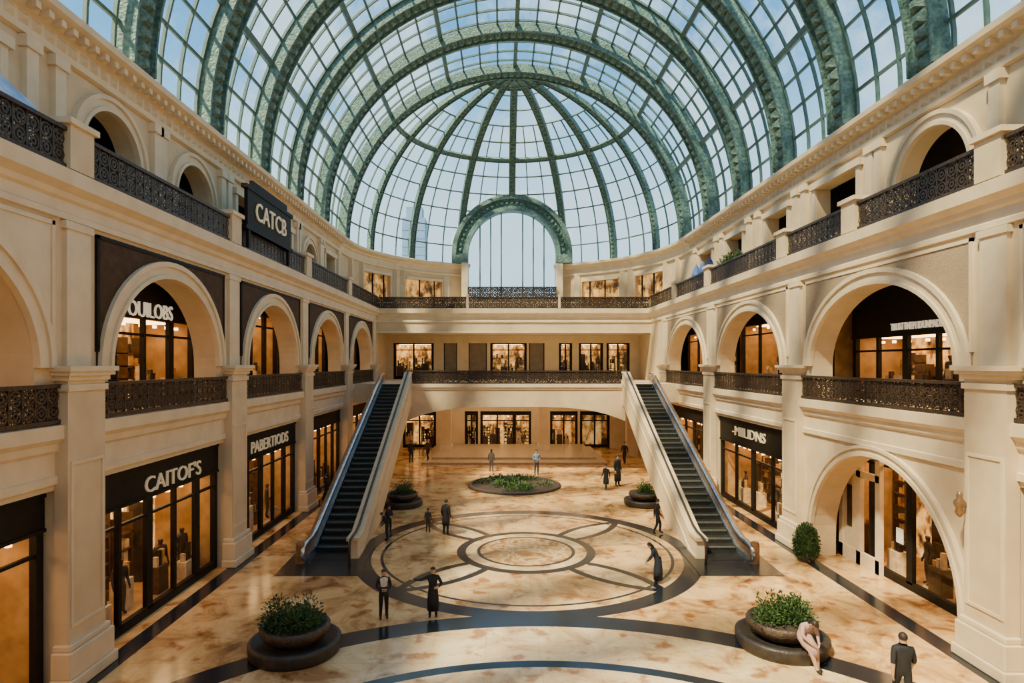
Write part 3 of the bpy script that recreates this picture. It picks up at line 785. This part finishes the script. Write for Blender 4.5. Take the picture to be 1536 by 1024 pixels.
# ------------------------------------------------------------------ escalators
def escalator(side):
    S0, S1 = 1.2, 19.3
    def E(w, s, z): return Vector((side * (7.7 + (.62 if side < 0 else .8) * s / 20 + w), 23.9 + s * .955, z))
    def zs(s): return max(0, min(6.2, 6.2 * (s - S0) / (S1 - S0)))
    root = empty("escalator", E(0, 0, 0), "dark stepped escalator with cream parapet rising to the gallery", "escalator", "atrium escalators")
    N = 32
    def strip(mb, w0, w1, top, bot, m, s0=-.6, s1=20.0, n=40):
        ss = sorted(set([s0 + (s1 - s0) * i / n for i in range(n + 1)] + [S0, S1]))
        for a, b in zip(ss, ss[1:]):
            mb.hexa([E(w0, a, bot(a)), E(w1, a, bot(a)), E(w1, b, bot(b)), E(w0, b, bot(b)), E(w0, a, top(a)), E(w1, a, top(a)), E(w1, b, top(b)), E(w0, b, top(b))], m)
    mb = MB(); strip(mb, -.72, .72, lambda s: max(.03, zs(s) - .25), lambda s: max(0.005, zs(s) - 1.3), DARKSTONE, n=30, s0=0)
    make("truss", mb, root, label="dark escalator underframe")
    for i in range(N):
        s = S0 + (S1 - S0) * i / N; z = 6.2 * (i + 1) / N
        mb = MB()
        d = (S1 - S0) / N
        mb.hexa([E(-.7, s, z - .2), E(.7, s, z - .2), E(.7, s + d * 1.05, z - .2), E(-.7, s + d * 1.05, z - .2), E(-.7, s, z), E(.7, s, z), E(.7, s + d * 1.05, z), E(-.7, s + d * 1.05, z)], STEPM)
        mb.hexa([E(-.7, s - .02, z - .045), E(.7, s - .02, z - .045), E(.7, s + .09, z - .045), E(-.7, s + .09, z - .045), E(-.7, s - .02, z + .006), E(.7, s - .02, z + .006), E(.7, s + .09, z + .006), E(-.7, s + .09, z + .006)], NOSE)
        make("step", mb, root)
    mb = MB()
    strip(mb, -1.12, -.76, lambda s: zs(s) + .72, lambda s: max(0, zs(s) - 1.5), PLASTER2, s0=.2)
    strip(mb, -1.18, -.7, lambda s: zs(s) + .84, lambda s: zs(s) + .72, PLASTER, s0=.1)
    strip(mb, -1.17, -1.12, lambda s: zs(s) + .1, lambda s: max(.0, zs(s) - .12), PLASTER, s0=.2)
    make("parapet", mb, root, label="cream plaster parapet with coping")
    mb = MB()
    strip(mb, .9, 1.05, lambda s: zs(s) + .3, lambda s: max(0, zs(s) - 1.4), BRONZE, s0=-.3)
    mb.lathe([(0, 0), (.17, 0), (.17, .72), (.14, .82), (0, .84)], E(.95, -.35, 0), BRONZE, 16)
    strip(mb, .84, 1.08, lambda s: zs(s) + .6, lambda s: zs(s) + .0, BRONZE, s0=-.4, s1=2.0, n=8)
    make("side_cladding", mb, root, label="bronze escalator side cladding")
    mb = MB()
    strip(mb, .8, .86, lambda s: zs(s) + .62, lambda s: zs(s) + .22, SHOPGLASS, s0=1.0)
    strip(mb, .74, .9, lambda s: zs(s) + .22, lambda s: zs(s) + .02, SILVER, s0=.0)
    make("balustrade", mb, root, label="glass balustrade on steel base")
    for w, nm in ((.83, "handrail"), (-.94, "handrail")):
        mb = MB()
        base = .68 if w > 0 else .92
        pts = [E(w, -.2 - .3 * math.sin(a), .38 + (base - .38) * math.cos(a)) for a in [pi * .9, pi * .7, pi * .5, pi * .3, pi * .12]]
        pts += [E(w, s, zs(s) + base) for s in [.2, .8, 1.5] + list(range(3, 19, 2)) + [19.3, 20]]
        mb.tube(pts, .085 if w > 0 else .05, SILVER if w > 0 else IRON, 10)
        make(nm, mb, root, smooth=True, label="polished steel handrail" if w > 0 else "dark bronze handrail")
    mb = MB()
    mb.hexa([E(-1.5, -1.8, 0.001), E(1.5, -1.8, 0.001), E(1.5, 1.9, 0.001), E(-1.5, 1.9, 0.001), E(-1.5, -1.8, .02), E(1.5, -1.8, .02), E(1.5, 1.9, .02), E(-1.5, 1.9, .02)], DARKSTONE)
    make("landing_plate", mb, root, label="dark polished landing plate")
escalator(-1); escalator(1)

# ------------------------------------------------------------------ plants
def leaves(mb, c, rx, ry, rz, n, s, mats, lower=-.1, rmin=.4):
    for _ in range(n):
        a = random.uniform(0, 2 * pi); u = random.uniform(lower, 1); k = math.sqrt(max(0, 1 - u * u)); r = random.uniform(rmin, 1.2)
        p = Vector((c[0] + rx * k * math.cos(a) * r, c[1] + ry * k * math.sin(a) * r, c[2] + rz * u * r))
        d = Vector((k * math.cos(a), k * math.sin(a), u + .3)).normalized() + Vector([random.uniform(-.9, .9) for _ in range(3)])
        d.normalize(); t = d.cross(Vector((random.uniform(-1, 1), random.uniform(-1, 1), random.uniform(-1, 1)))).normalized()
        L = s * random.uniform(.7, 1.4)
        nn = d.cross(t) * L * .12
        mb.add([p, p + d * L * .5 + t * L * .22 + nn, p + d * L, p + d * L * .5 - t * L * .22 + nn], [(0, 1, 2, 3)], random.choice(mats))
def planter(x, y, r, h, nleaf, label, spread=1.0):
    root = empty("potted_plant", (x, y, 0), label, "planter", "atrium planters")
    k = r / 1.35
    mb = MB(); mb.lathe([(0, 0), (1.27, 0), (1.32, .08), (1.34, .3), (1.33, .38), (1.22, .42), (1.12, .34), (.8, .3), (0, .3)], (0, 0, 0), BASINM, 40)
    mb.v = [Vector((v.x * k + x, v.y * k + y, v.z * k)) for v in mb.v]; make("basin", mb, root, label="wide dark stone basin", smooth=True)
    mb = MB(); mb.lathe([(.6, .3), (.72, .38), (.9, .5), (1.0, .64), (1.02, .78), (.98, .84), (.9, .84), (.86, .78), (0, .76)], (0, 0, 0), PLANTER, 40)
    mb.v = [Vector((v.x * k + x, v.y * k + y, v.z * k)) for v in mb.v]; make("bowl", mb, root, label="rounded brown stone bowl", smooth=True)
    mb = MB(); mb.lathe([(0, .8), (.86, .79)], (0, 0, 0), SOIL, 24)
    mb.v = [Vector((v.x * k + x, v.y * k + y, v.z * k)) for v in mb.v]; make("soil", mb, root)
    mb = MB()
    for i in range(13):
        a = random.uniform(0, 6.28); rr = random.uniform(.05, .58) * k
        cx, cy = x + rr * math.cos(a), y + rr * math.sin(a)
        leaves(mb, (cx, cy, .8 * k), .33 * k * spread, .33 * k * spread, h * random.uniform(.5, 1), nleaf // 13, .11 * k, [LEAF, LEAF2, LEAF2], rmin=.3)
    make("foliage", mb, root, label="full bushy green foliage")
planter(-6.45, 16.4, 1.2, .68, 3400, "round dark stone planter with bushy green plant", 1.2)
planter(6.55, 16.7, 1.2, .72, 3400, "round dark stone planter with green plant beside seated woman", 1.2)
planter(-6.3, 33.2, 1.1, .7, 1500, "round stone planter with green plant by the escalator", 1.2)
planter(6.7, 33.4, 1.1, .75, 1500, "round stone planter with dark green plant by the escalator", 1.2)
root = empty("flower_bed", (-.2, 38.6, 0), "low round bed of dark green plants in a stone ring", "planter")
mb = MB(); mb.lathe([(2.6, 0), (2.9, 0), (2.9, .1), (2.8, .14), (2.65, .14), (2.6, .08)], (-.2, 38.6, 0), BASINM, 40); make("stone_ring", mb, root)
mb = MB(); mb.lathe([(0, .07), (2.6, .07)], (-.2, 38.6, 0), SOIL, 30); make("soil", mb, root)
mb = MB()
for k in range(26):
    a = random.uniform(0, 6.28); r = 2.1 * math.sqrt(random.random())
    leaves(mb, (-.2 + r * math.cos(a), 38.6 + r * math.sin(a), .06), .5, .5, random.uniform(.1, .32), 70, .16, [LEAF2, LEAF2, LEAF], .05)
make("foliage", mb, root)
root = empty("topiary_shrub", (10.75, 23.9, 0), "clipped green conical shrub beside cream arch", "shrub")
mb = MB(); mb.lathe([(0, 0), (.3, 0), (.38, .25), (.36, .28), (.3, .24), (0, .24)], (10.75, 23.9, 0), PLANTER, 24); make("pot", mb, root)
mb = MB(); leaves(mb, (10.75, 23.9, .62), .38, .38, .7, 3000, .09, [LEAF, LEAF2, LEAF2], -.6, .8)
mb.lathe([(0, .1), (.3, .15), (.38, .5), (.3, .9), (.12, 1.2), (0, 1.25)], (10.75, 23.9, 0.05), LEAF2, 16); make("foliage", mb, root)
root = empty("balcony_planter", (11.8, 34.4, 12.16), "dark trough planter with low dark shrubs behind the railing", "planter")
mb = MB(); mb.box(11.5, 12.1, 33.2, 35.8, 12.16, 12.9, PLANTER); make("trough", mb, root)
mb = MB()
for k in range(4): leaves(mb, (11.8, 33.5 + k * .65, 12.9), .4, .4, .75, 280, .16, [LEAF2, LEAF2])
make("foliage", mb, root)
def parasol(x, y, z, label):
    root = empty("folded_parasol", (x, y, z), label, "parasol", "balcony parasols")
    mb = MB(); mb.lathe([(0, 0), (.28, 0), (.28, .06), (.03, .08), (.03, 1.85), (0, 1.87)], (x, y, z), IRON, 12); make("pole", mb, root)
    mb = MB(); mb.lathe([(.04, 1.82), (.12, 1.7), (.3, 1.2), (.36, .85), (.25, .83), (.05, .85)], (x, y, z), BLUE, 14); make("canopy", mb, root, label="folded blue fabric canopy")
for py in (37.6, 38.9, 40.2): parasol(11.65, py, 12.16, "folded blue parasol behind the balcony railing")
root = empty("blue_canopy", (-12.2, 13.0, 12.16), "blue and white draped canopy on the upper balcony", "canopy")
mb = MB(); nx, ny = 8, 14
gg = []
for i in range(nx + 1):
    for j in range(ny + 1):
        u, v = i / nx, j / ny
        gg.append(Vector((-12.9 + 1.3 * u, 11.6 + 2.9 * v, 14.45 - 1.0 * u ** 2.2 + .06 * math.sin(v * 18) - .25 * v)))
fs = [(i * (ny + 1) + j, (i + 1) * (ny + 1) + j, (i + 1) * (ny + 1) + j + 1, i * (ny + 1) + j + 1) for i in range(nx) for j in range(ny)]
mb.add(gg, fs, BLUECLOTH); make("fabric", mb, root, smooth=True)
mb = MB()
for x, y in ((-12.85, 11.7), (-12.85, 14.2), (-11.65, 11.7), (-11.65, 14.2)): mb.box(x - .03, x + .03, y - .03, y + .03, 12.16, 13.3, IRON)
make("frame_pole", mb, root)
root = empty("wall_sconce", fR(15.9, -.5, 3.6), "small carved stone ornament on the pilaster", "sconce")
mb = MB(); c = fR(16.1, -.5, 3.6); mb.lathe([(0, 0), (.06, .05), (.11, .15), (.08, .25), (.13, .32), (.14, .42), (.07, .5), (.08, .58), (.06, .66), (0, .7)], c, BRONZE, 14)
make("bracket", mb, root, smooth=True)
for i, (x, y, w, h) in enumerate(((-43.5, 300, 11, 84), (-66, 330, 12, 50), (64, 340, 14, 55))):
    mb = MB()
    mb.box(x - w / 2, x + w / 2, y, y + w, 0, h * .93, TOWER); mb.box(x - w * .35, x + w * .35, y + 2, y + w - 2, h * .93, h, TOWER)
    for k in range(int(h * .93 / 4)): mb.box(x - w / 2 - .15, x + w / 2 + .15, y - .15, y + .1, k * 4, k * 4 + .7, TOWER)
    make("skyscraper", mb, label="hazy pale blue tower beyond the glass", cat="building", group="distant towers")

# ------------------------------------------------------------------ people
SKIN = mat("skin", (.5, .31, .21), (.45, .27, .18), 5, .5)
HAIRM = mat("dark_hair", (.025, .016, .012), (.012, .008, .006), 20, .6)
def cloth(n, c): return mat(n, c, tuple(x * .75 for x in c), 6, .8)
BLK = cloth("black_cloth", (.012, .012, .016)); NAVY = cloth("navy_cloth", (.02, .028, .048)); WHT = cloth("white_cloth", (.6, .57, .53))
LBL = cloth("light_blue_cloth", (.28, .38, .52)); PNK = cloth("dusty_pink_cloth", (.5, .33, .31)); GRY = cloth("grey_cloth", (.07, .065, .065)); BRN = cloth("brown_cloth", (.1, .06, .04))
SHOE = cloth("dark_shoe", (.02, .015, .012)); EYE = mat("eye", (.02, .015, .01)); LIP = mat("lip", (.4, .16, .13))
BASEJ = dict(pel=(0, 0, .96), sp=(0, .005, 1.12), ch=(0, 0, 1.32), nb=(0, .005, 1.46), nk=(0, -.005, 1.53), hd=(0, -.02, 1.63), ht=(0, -.01, 1.70),
    shL=(.175, 0, 1.41), elL=(.23, .03, 1.14), wrL=(.25, -.05, .91), pmL=(.25, -.075, .84),
    shR=(-.175, 0, 1.41), elR=(-.23, .03, 1.14), wrR=(-.25, -.05, .91), pmR=(-.25, -.075, .84),
    hpL=(.085, 0, .9), knL=(.1, -.02, .5), anL=(.11, .03, .09), toL=(.12, -.13, .035),
    hpR=(-.085, 0, .9), knR=(-.1, -.02, .5), anR=(-.11, .03, .09), toR=(-.12, -.13, .035))
RADJ = dict(pel=.15, sp=.14, ch=.165, nb=.08, nk=.06, hd=.104, ht=.082, sh=.075, el=.054, wr=.034, pm=.036, hp=.108, kn=.07, an=.05, to=.04)
def person(x, y, z, h, rz, label, top, bot, pose=None, hair="short", skirt=None, name="person", cat="person", skin=None, group=None, lap=None, shirt=False):
    skin = skin or SKIN
    J = {k: Vector(v) for k, v in BASEJ.items()}
    for k, v in (pose or {}).items(): J[k] = Vector(v)
    names = list(J.keys()); verts = [J[n] for n in names]; rads = [RADJ[n] if n in RADJ else RADJ[n[:2]] for n in names]
    E = [("pel", "sp", top), ("sp", "ch", top), ("ch", "nb", top), ("nb", "nk", skin), ("nk", "hd", skin), ("hd", "ht", skin)]
    for s in "LR":
        E += [("ch", "sh" + s, top), ("sh" + s, "el" + s, top), ("el" + s, "wr" + s, skin if (cat == "person" and (lap or "t-shirt" in label)) else top), ("wr" + s, "pm" + s, skin),
              ("pel", "hp" + s, bot), ("hp" + s, "kn" + s, bot), ("kn" + s, "an" + s, skin if lap else bot), ("an" + s, "to" + s, SHOE)]
    edges = [(names.index(a), names.index(b)) for a, b, _ in E]; tags = [t for *_, t in E]
    for s, sg in (("L", 1), ("R", -1)):
        pm = J["pm" + s]; dirn = (pm - J["wr" + s]).normalized(); side = dirn.cross(Vector((1, 0, 0)) if abs(dirn.x) < .8 else Vector((0, 0, 1))).normalized()
        ip = names.index("pm" + s)
        for k, (off, ln) in enumerate(((.03, .075), (.01, .085), (-.01, .08), (-.03, .062))):
            a = pm + side * off + dirn * .035; b = a + dirn * ln * .5 + Vector((-sg * .008, 0, 0)); c = a + dirn * ln + Vector((-sg * .022, 0, 0))
            o = len(verts); verts += [a, b, c]; rads += [.011, .0095, .008]; edges += [(ip, o), (o, o + 1), (o + 1, o + 2)]; tags += [skin] * 3
        o = len(verts); a = pm + side * .045 - dirn * .01; verts += [a, a + side * .02 + dirn * .035]; rads += [.012, .01]; edges += [(ip, o), (o, o + 1)]; tags += [skin] * 2
    me = bpy.data.meshes.new("sk"); me.from_pydata([tuple(v) for v in verts], edges, [])
    ob = bpy.data.objects.new("sk", me); COL.objects.link(ob)
    md = ob.modifiers.new("s", 'SKIN'); md.use_smooth_shade = True
    sv = me.skin_vertices[0].data
    for i, r in enumerate(rads):
        sv[i].radius = (r, r * .8) if i in (0, 1, 2) else (r, r); sv[i].use_root = (i == 0)
    sb = ob.modifiers.new("b", 'SUBSURF'); sb.levels = 1; sb.render_levels = 1
    bpy.context.view_layer.update()
    dg = bpy.context.evaluated_depsgraph_get()
    m2 = bpy.data.meshes.new_from_object(ob.evaluated_get(dg))
    bpy.data.objects.remove(ob)
    mats = []
    for t in tags + ([WHT] if shirt else []):
        if t not in mats: mats.append(t)
    m2.materials.clear()
    for t in mats: m2.materials.append(t)
    seg = [(verts[a], verts[b], (rads[a] + rads[b]) / 2) for a, b in edges]
    for p in m2.polygons:
        c = p.center; best = 1e9; bi = 0
        for i, (a, b, r) in enumerate(seg):
            ab = b - a; t = max(0, min(1, (c - a).dot(ab) / max(1e-9, ab.length_squared))); dd = (c - a - ab * t).length - r
            if dd < best: best = dd; bi = i
        p.material_index = mats.index(tags[bi]); p.use_smooth = True
        if shirt and tags[bi] is top and abs(c.x) < .07 and c.y < -.05 and 1.12 < c.z < 1.5: p.material_index = mats.index(WHT)
    bm = bmesh.new(); bm.from_mesh(m2)
    hd = J["hd"]; up = (J["ht"] - J["nk"]).normalized(); fwd = Vector((0, -1, 0)); fwd = (fwd - up * fwd.dot(up)).normalized(); rt = fwd.cross(up)
    def ball(c, r, m):
        n0 = len(bm.faces); ret = bmesh.ops.create_uvsphere(bm, u_segments=8, v_segments=6, radius=1)
        for v in ret["verts"]:
            q = v.co.copy(); v.co = c + rt * q.x * r[0] + fwd * q.y * r[1] + up * q.z * r[2]
        bm.faces.ensure_lookup_table()
        if m not in mats: mats.append(m); m2.materials.append(m)
        for fc in list(bm.faces)[n0:]: fc.material_index = mats.index(m); fc.smooth = True
    if cat == "person":
        for s in (-1, 1):
            ball(hd + rt * s * .03 + fwd * .072 + up * .012, (.011, .012, .008), EYE); ball(hd + rt * s * .08 + up * .0, (.012, .02, .03), skin)
        ball(hd + fwd * .085 - up * .015, (.012, .02, .022), skin); ball(hd + fwd * .073 - up * .05, (.024, .01, .007), LIP)
    bm.to_mesh(m2); bm.free()
    o = bpy.data.objects.new(name, m2); COL.objects.link(o)
    sc = h / 1.77; o.location = (x, y, z); o.rotation_euler = (0, 0, rz); o.scale = (sc, sc, sc)
    tag(o, label, cat, None, group)
    def child(nm, mb):
        mm = bpy.data.meshes.new(nm); mm.from_pydata([tuple(v) for v in mb.v], [], mb.f)
        for m in mb.mats: mm.materials.append(m)
        mm.polygons.foreach_set("material_index", mb.m); mm.polygons.foreach_set("use_smooth", [True] * len(mb.f))
        c = bpy.data.objects.new(nm, mm); COL.objects.link(c); c.parent = o; return c
    if hair:
        mb = MB(); K, M = 16, 10; g = []
        for i in range(M + 1):
            for j in range(K):
                u = pi * i / M; a = 2 * pi * j / K; q = Vector((math.sin(u) * math.cos(a), math.sin(u) * math.sin(a), math.cos(u)))
                r = (.092, .1, .1); g.append(hd + up * .03 + rt * q.x * r[0] - fwd * (q.y * r[1] + .01) + up * q.z * r[2])
        fs = []
        for i in range(M):
            for j in range(K):
                a = 2 * pi * (j + .5) / K; front = math.sin(a) < -.25
                lim = M * .36 if front else (M * .68 if hair == "short" else M * .85)
                if i < lim: fs.append((i * K + j, i * K + (j + 1) % K, (i + 1) * K + (j + 1) % K, (i + 1) * K + j))
        mb.add(g, fs, HAIRM)
        if hair == "long":
            mb.tube([hd - fwd * .05 + up * .02, hd - fwd * .08 - up * .1, hd - fwd * .08 - up * .22], [.07, .075, .03], HAIRM, 10)
        child("hair", mb)
    if skirt:
        mb = MB(); zt, zb2, r1, r2, m = skirt; c = J["pel"]
        mb.lathe([(r1 * .85, zt + .12), (r1, zt), ((r1 + r2) * .55, (zt + zb2) / 2), (r2, zb2), (r2 * .9, zb2 + .02)], (c.x, c.y, 0), m, 20)
        for v in mb.v: v.y *= .85
        child("skirt", mb)
    if lap:
        mb = MB(); k2 = (J["knL"] + J["knR"]) / 2
        mb.tube([J["pel"] + Vector((0, .02, .1)), J["pel"] + Vector((0, -.05, .02)), (J["pel"] + k2) / 2, k2 + Vector((0, 0, .01)), k2 + Vector((0, .0, -.13))], [.14, .185, .175, .145, .13], lap, 14)
        child("skirt", mb)
    return o
WALK = dict(knL=(.1, -.16, .52), anL=(.11, -.14, .1), toL=(.12, -.31, .06), knR=(-.1, .04, .5), anR=(-.11, .22, .14), toR=(-.12, .1, .035),
            elL=(.23, .1, 1.15), wrL=(.24, .12, .92), pmL=(.24, .12, .85), elR=(-.23, -.03, 1.14), wrR=(-.22, -.18, .96), pmR=(-.22, -.22, .9))
POINT = dict(elR=(-.42, -.08, 1.33), wrR=(-.66, -.14, 1.38), pmR=(-.73, -.15, 1.39), elL=(.3, .02, 1.16), wrL=(.2, -.16, 1.1), pmL=(.15, -.2, 1.1))
HOLD = dict(elR=(-.25, .02, 1.14), wrR=(-.1, -.2, 1.1), pmR=(-.04, -.22, 1.11), elL=(.25, .02, 1.14), wrL=(.1, -.2, 1.06), pmL=(.04, -.22, 1.06))
BEND = dict(pel=(0, .05, .93), sp=(0, .0, 1.08), ch=(0, -.12, 1.26), nb=(0, -.2, 1.37), nk=(0, -.24, 1.43), hd=(0, -.3, 1.5), ht=(0, -.32, 1.57),
            shL=(.17, -.14, 1.34), shR=(-.17, -.14, 1.34), elL=(.22, -.2, 1.08), wrL=(.16, -.34, .92), pmL=(.14, -.38, .87), elR=(-.22, -.2, 1.08), wrR=(-.16, -.34, .92), pmR=(-.14, -.38, .87))
SIT = dict(pel=(0, .02, .72), sp=(0, -.02, .87), ch=(0, -.14, 1.03), nb=(0, -.25, 1.12), nk=(0, -.30, 1.15), hd=(0, -.38, 1.18), ht=(0, -.43, 1.23),
           shL=(.16, -.17, 1.09), shR=(-.16, -.17, 1.09), elL=(.22, -.26, .86), wrL=(.1, -.42, .74), pmL=(.07, -.46, .7), elR=(-.23, -.22, .86), wrR=(-.13, -.4, .72), pmR=(-.1, -.44, .68),
           hpL=(.085, .0, .69), knL=(.1, -.36, .5), anL=(.07, -.42, .09), toL=(.07, -.58, .035), hpR=(-.085, .0, .69), knR=(-.08, -.36, .48), anR=(-.04, -.52, .09), toR=(-.05, -.68, .035))
person(-4.5, 18.45, 0, 1.5, .3, "person in black suit with white shirt front holding hands together", BLK, BLK, HOLD, shirt=True)
person(-3.05, 18.6, 0, 1.52, .1, "person in long dark coat with outstretched arm", BLK, BLK, POINT, skirt=(.95, .25, .17, .2, BLK))
person(-3.45, 27.4, 0, 1.62, 2.6, "person in dark clothes standing on the medallion", BLK, BLK, None, skirt=(.95, .5, .17, .19, BLK))
person(-4.3, 27.9, 0, 1.1, 2.9, "child in grey clothes standing", GRY, BRN, None)
person(-5.9, 26.6, 0, 1.35, -1.2, "person in dark clothes bending forward by the escalator", BLK, NAVY, BEND)
person(-6.0, 27.6, 0, 1.3, .8, "person in black beside the escalator parapet", BLK, BLK, HOLD)
person(4.4, 21.5, 0, 1.5, -1.9, "woman in long dark navy dress leaning forward", NAVY, NAVY, BEND, hair="long", skirt=(.93, .15, .17, .22, NAVY))
person(5.95, 27.6, 0, 1.6, 1.5, "person in black standing beside the escalator", BLK, BLK, WALK)
person(1.4, 42.3, 0, 1.75, .2, "person in light blue shirt and dark trousers", LBL, GRY, HOLD)
person(-1.7, 43.6, 0, 1.6, 2.8, "person in grey clothes standing near the steps", GRY, GRY, None, hair="long")
person(6.2, 38.4, 0, 1.95, .6, "tall person in black standing by the planter", BLK, BLK, None, skirt=(.95, .3, .17, .2, BLK))
person(5.3, 37.3, 0, 1.55, -.8, "person in dark coat walking", BLK, BLK, WALK, skirt=(.95, .4, .16, .2, BLK))
person(-10.3, 33.0, 0, 1.75, -1.4, "person in black at the shop doorway", BLK, BLK, WALK)
person(-7.9, 47.4, 0, 1.75, .5, "person in dark clothes below the bridge", BLK, NAVY, None)
person(-6.6, 47.3, .17, 1.7, -.6, "person in brown jacket below the bridge", BRN, BLK, WALK)
person(8.3, 46.8, 0, 1.7, -.6, "person in dark jacket below the bridge", BLK, BLK, WALK)
person(6.65, 15.72, 0, 1.7, .3, "woman in pale pink dress hunched on the planter rim", PNK, PNK, SIT, hair="long", lap=PNK)
person(7.75, 13.5, 0, 1.76, 2.9, "man in black t-shirt and trousers walking", BLK, BLK, WALK)
MAN = mat("mannequin_dark", (.06, .035, .025), (.03, .02, .015), 5, .5)
m0 = None
spots = [(-12.5, 16.9, 0), (-12.5, 18.7, 0), (-12.5, 20.9, 0), (-12.5, 22.3, 0), (-12.5, 26, 0), (-12.5, 28.4, 0), (-12.5, 30.4, 0), (-12.5, 35, 0), (-12.5, 38, 0),
         (13.6, 17.6, 0), (13.6, 21.2, 0), (12.5, 28.2, 0), (12.5, 30.5, 0), (12.5, 34.2, 0), (-13.6, 17.3, 6.2), (-13.6, 20.2, 6.2), (-13.6, 27, 6.2), (14.6, 19.0, 6.2), (14.6, 21.5, 6.2)]
for i, (x, y, z) in enumerate(spots):
    lb = "dark clothed display mannequin inside a lit shop window"
    if m0 is None:
        m0 = person(x, y, z + .03, 1.75, pi / 2 if x < 0 else -pi / 2, lb, MAN, MAN, None, hair=None, name="mannequin", cat="mannequin", skin=MAN, group="shop mannequins")
    else:
        c = m0.copy(); c.location = (x, y, z + .03); c.rotation_euler = (0, 0, (pi / 2 if x < 0 else -pi / 2) + random.uniform(-.6, .6)); COL.objects.link(c)

# ------------------------------------------------------------------ world, lights, camera
w = bpy.data.worlds.new("sky"); scene.world = w; w.use_nodes = True
nt = w.node_tree; nt.nodes.clear()
out = nt.nodes.new("ShaderNodeOutputWorld"); bg = nt.nodes.new("ShaderNodeBackground")
tc = nt.nodes.new("ShaderNodeTexCoord"); sp = nt.nodes.new("ShaderNodeSeparateXYZ"); nt.links.new(tc.outputs["Generated"], sp.inputs[0])
skyc = ramp(nt, sp.outputs[2], [(0.0, (.62, .82, .96)), (.24, (.72, .89, 1.0)), (.33, (.40, .70, .95)), (.42, (.18, .48, .82)), (.55, (.09, .34, .68)), (1, (.06, .24, .55))])
nz = nt.nodes.new("ShaderNodeTexNoise"); nz.inputs["Scale"].default_value = 6; nz.inputs["Detail"].default_value = 9; nz.inputs["Roughness"].default_value = .65; nt.links.new(tc.outputs["Generated"], nz.inputs["Vector"])
cl = ramp(nt, nz.outputs["Fac"], [(.44, (0, 0, 0)), (.60, (.9, .9, .9))])
mx = nt.nodes.new("ShaderNodeMix"); mx.data_type = 'RGBA'
nt.links.new(cl, mx.inputs[0]); nt.links.new(skyc, mx.inputs[6]); mx.inputs[7].default_value = (.78, .92, 1.0, 1)
nt.links.new(mx.outputs[2], bg.inputs[0]); bg.inputs[1].default_value = 1.65
nt.links.new(bg.outputs[0], out.inputs[0])

sun = bpy.data.lights.new("sun", 'SUN'); sun.energy = 17; sun.angle = rad(4); sun.color = (1, .75, .45)
so = bpy.data.objects.new("sun", sun); COL.objects.link(so)
so.rotation_euler = Vector((.55, .5, -1.0)).to_track_quat('-Z', 'Y').to_euler()
# fill lights added to brighten the space under the bridge
for yy in (47.0, 52.8):
    al = bpy.data.lights.new("bridge_fill", 'AREA'); al.shape = 'RECTANGLE'; al.size = 12; al.size_y = .8; al.energy = 260; al.color = (1, .72, .42)
    ao = bpy.data.objects.new("bridge_fill", al); COL.objects.link(ao); ao.location = (0, yy, 5.6)

cam = bpy.data.cameras.new("camera"); co = bpy.data.objects.new("camera", cam); COL.objects.link(co)
co.location = (-1.0, 0, 7.6); co.rotation_euler = (pi / 2, 0, 0)
cam.sensor_width = 36; cam.lens = 930 / 1536 * 36
cam.shift_x = 16 / 1536; cam.shift_y = 33 / 1536; cam.clip_end = 2000
scene.camera = co
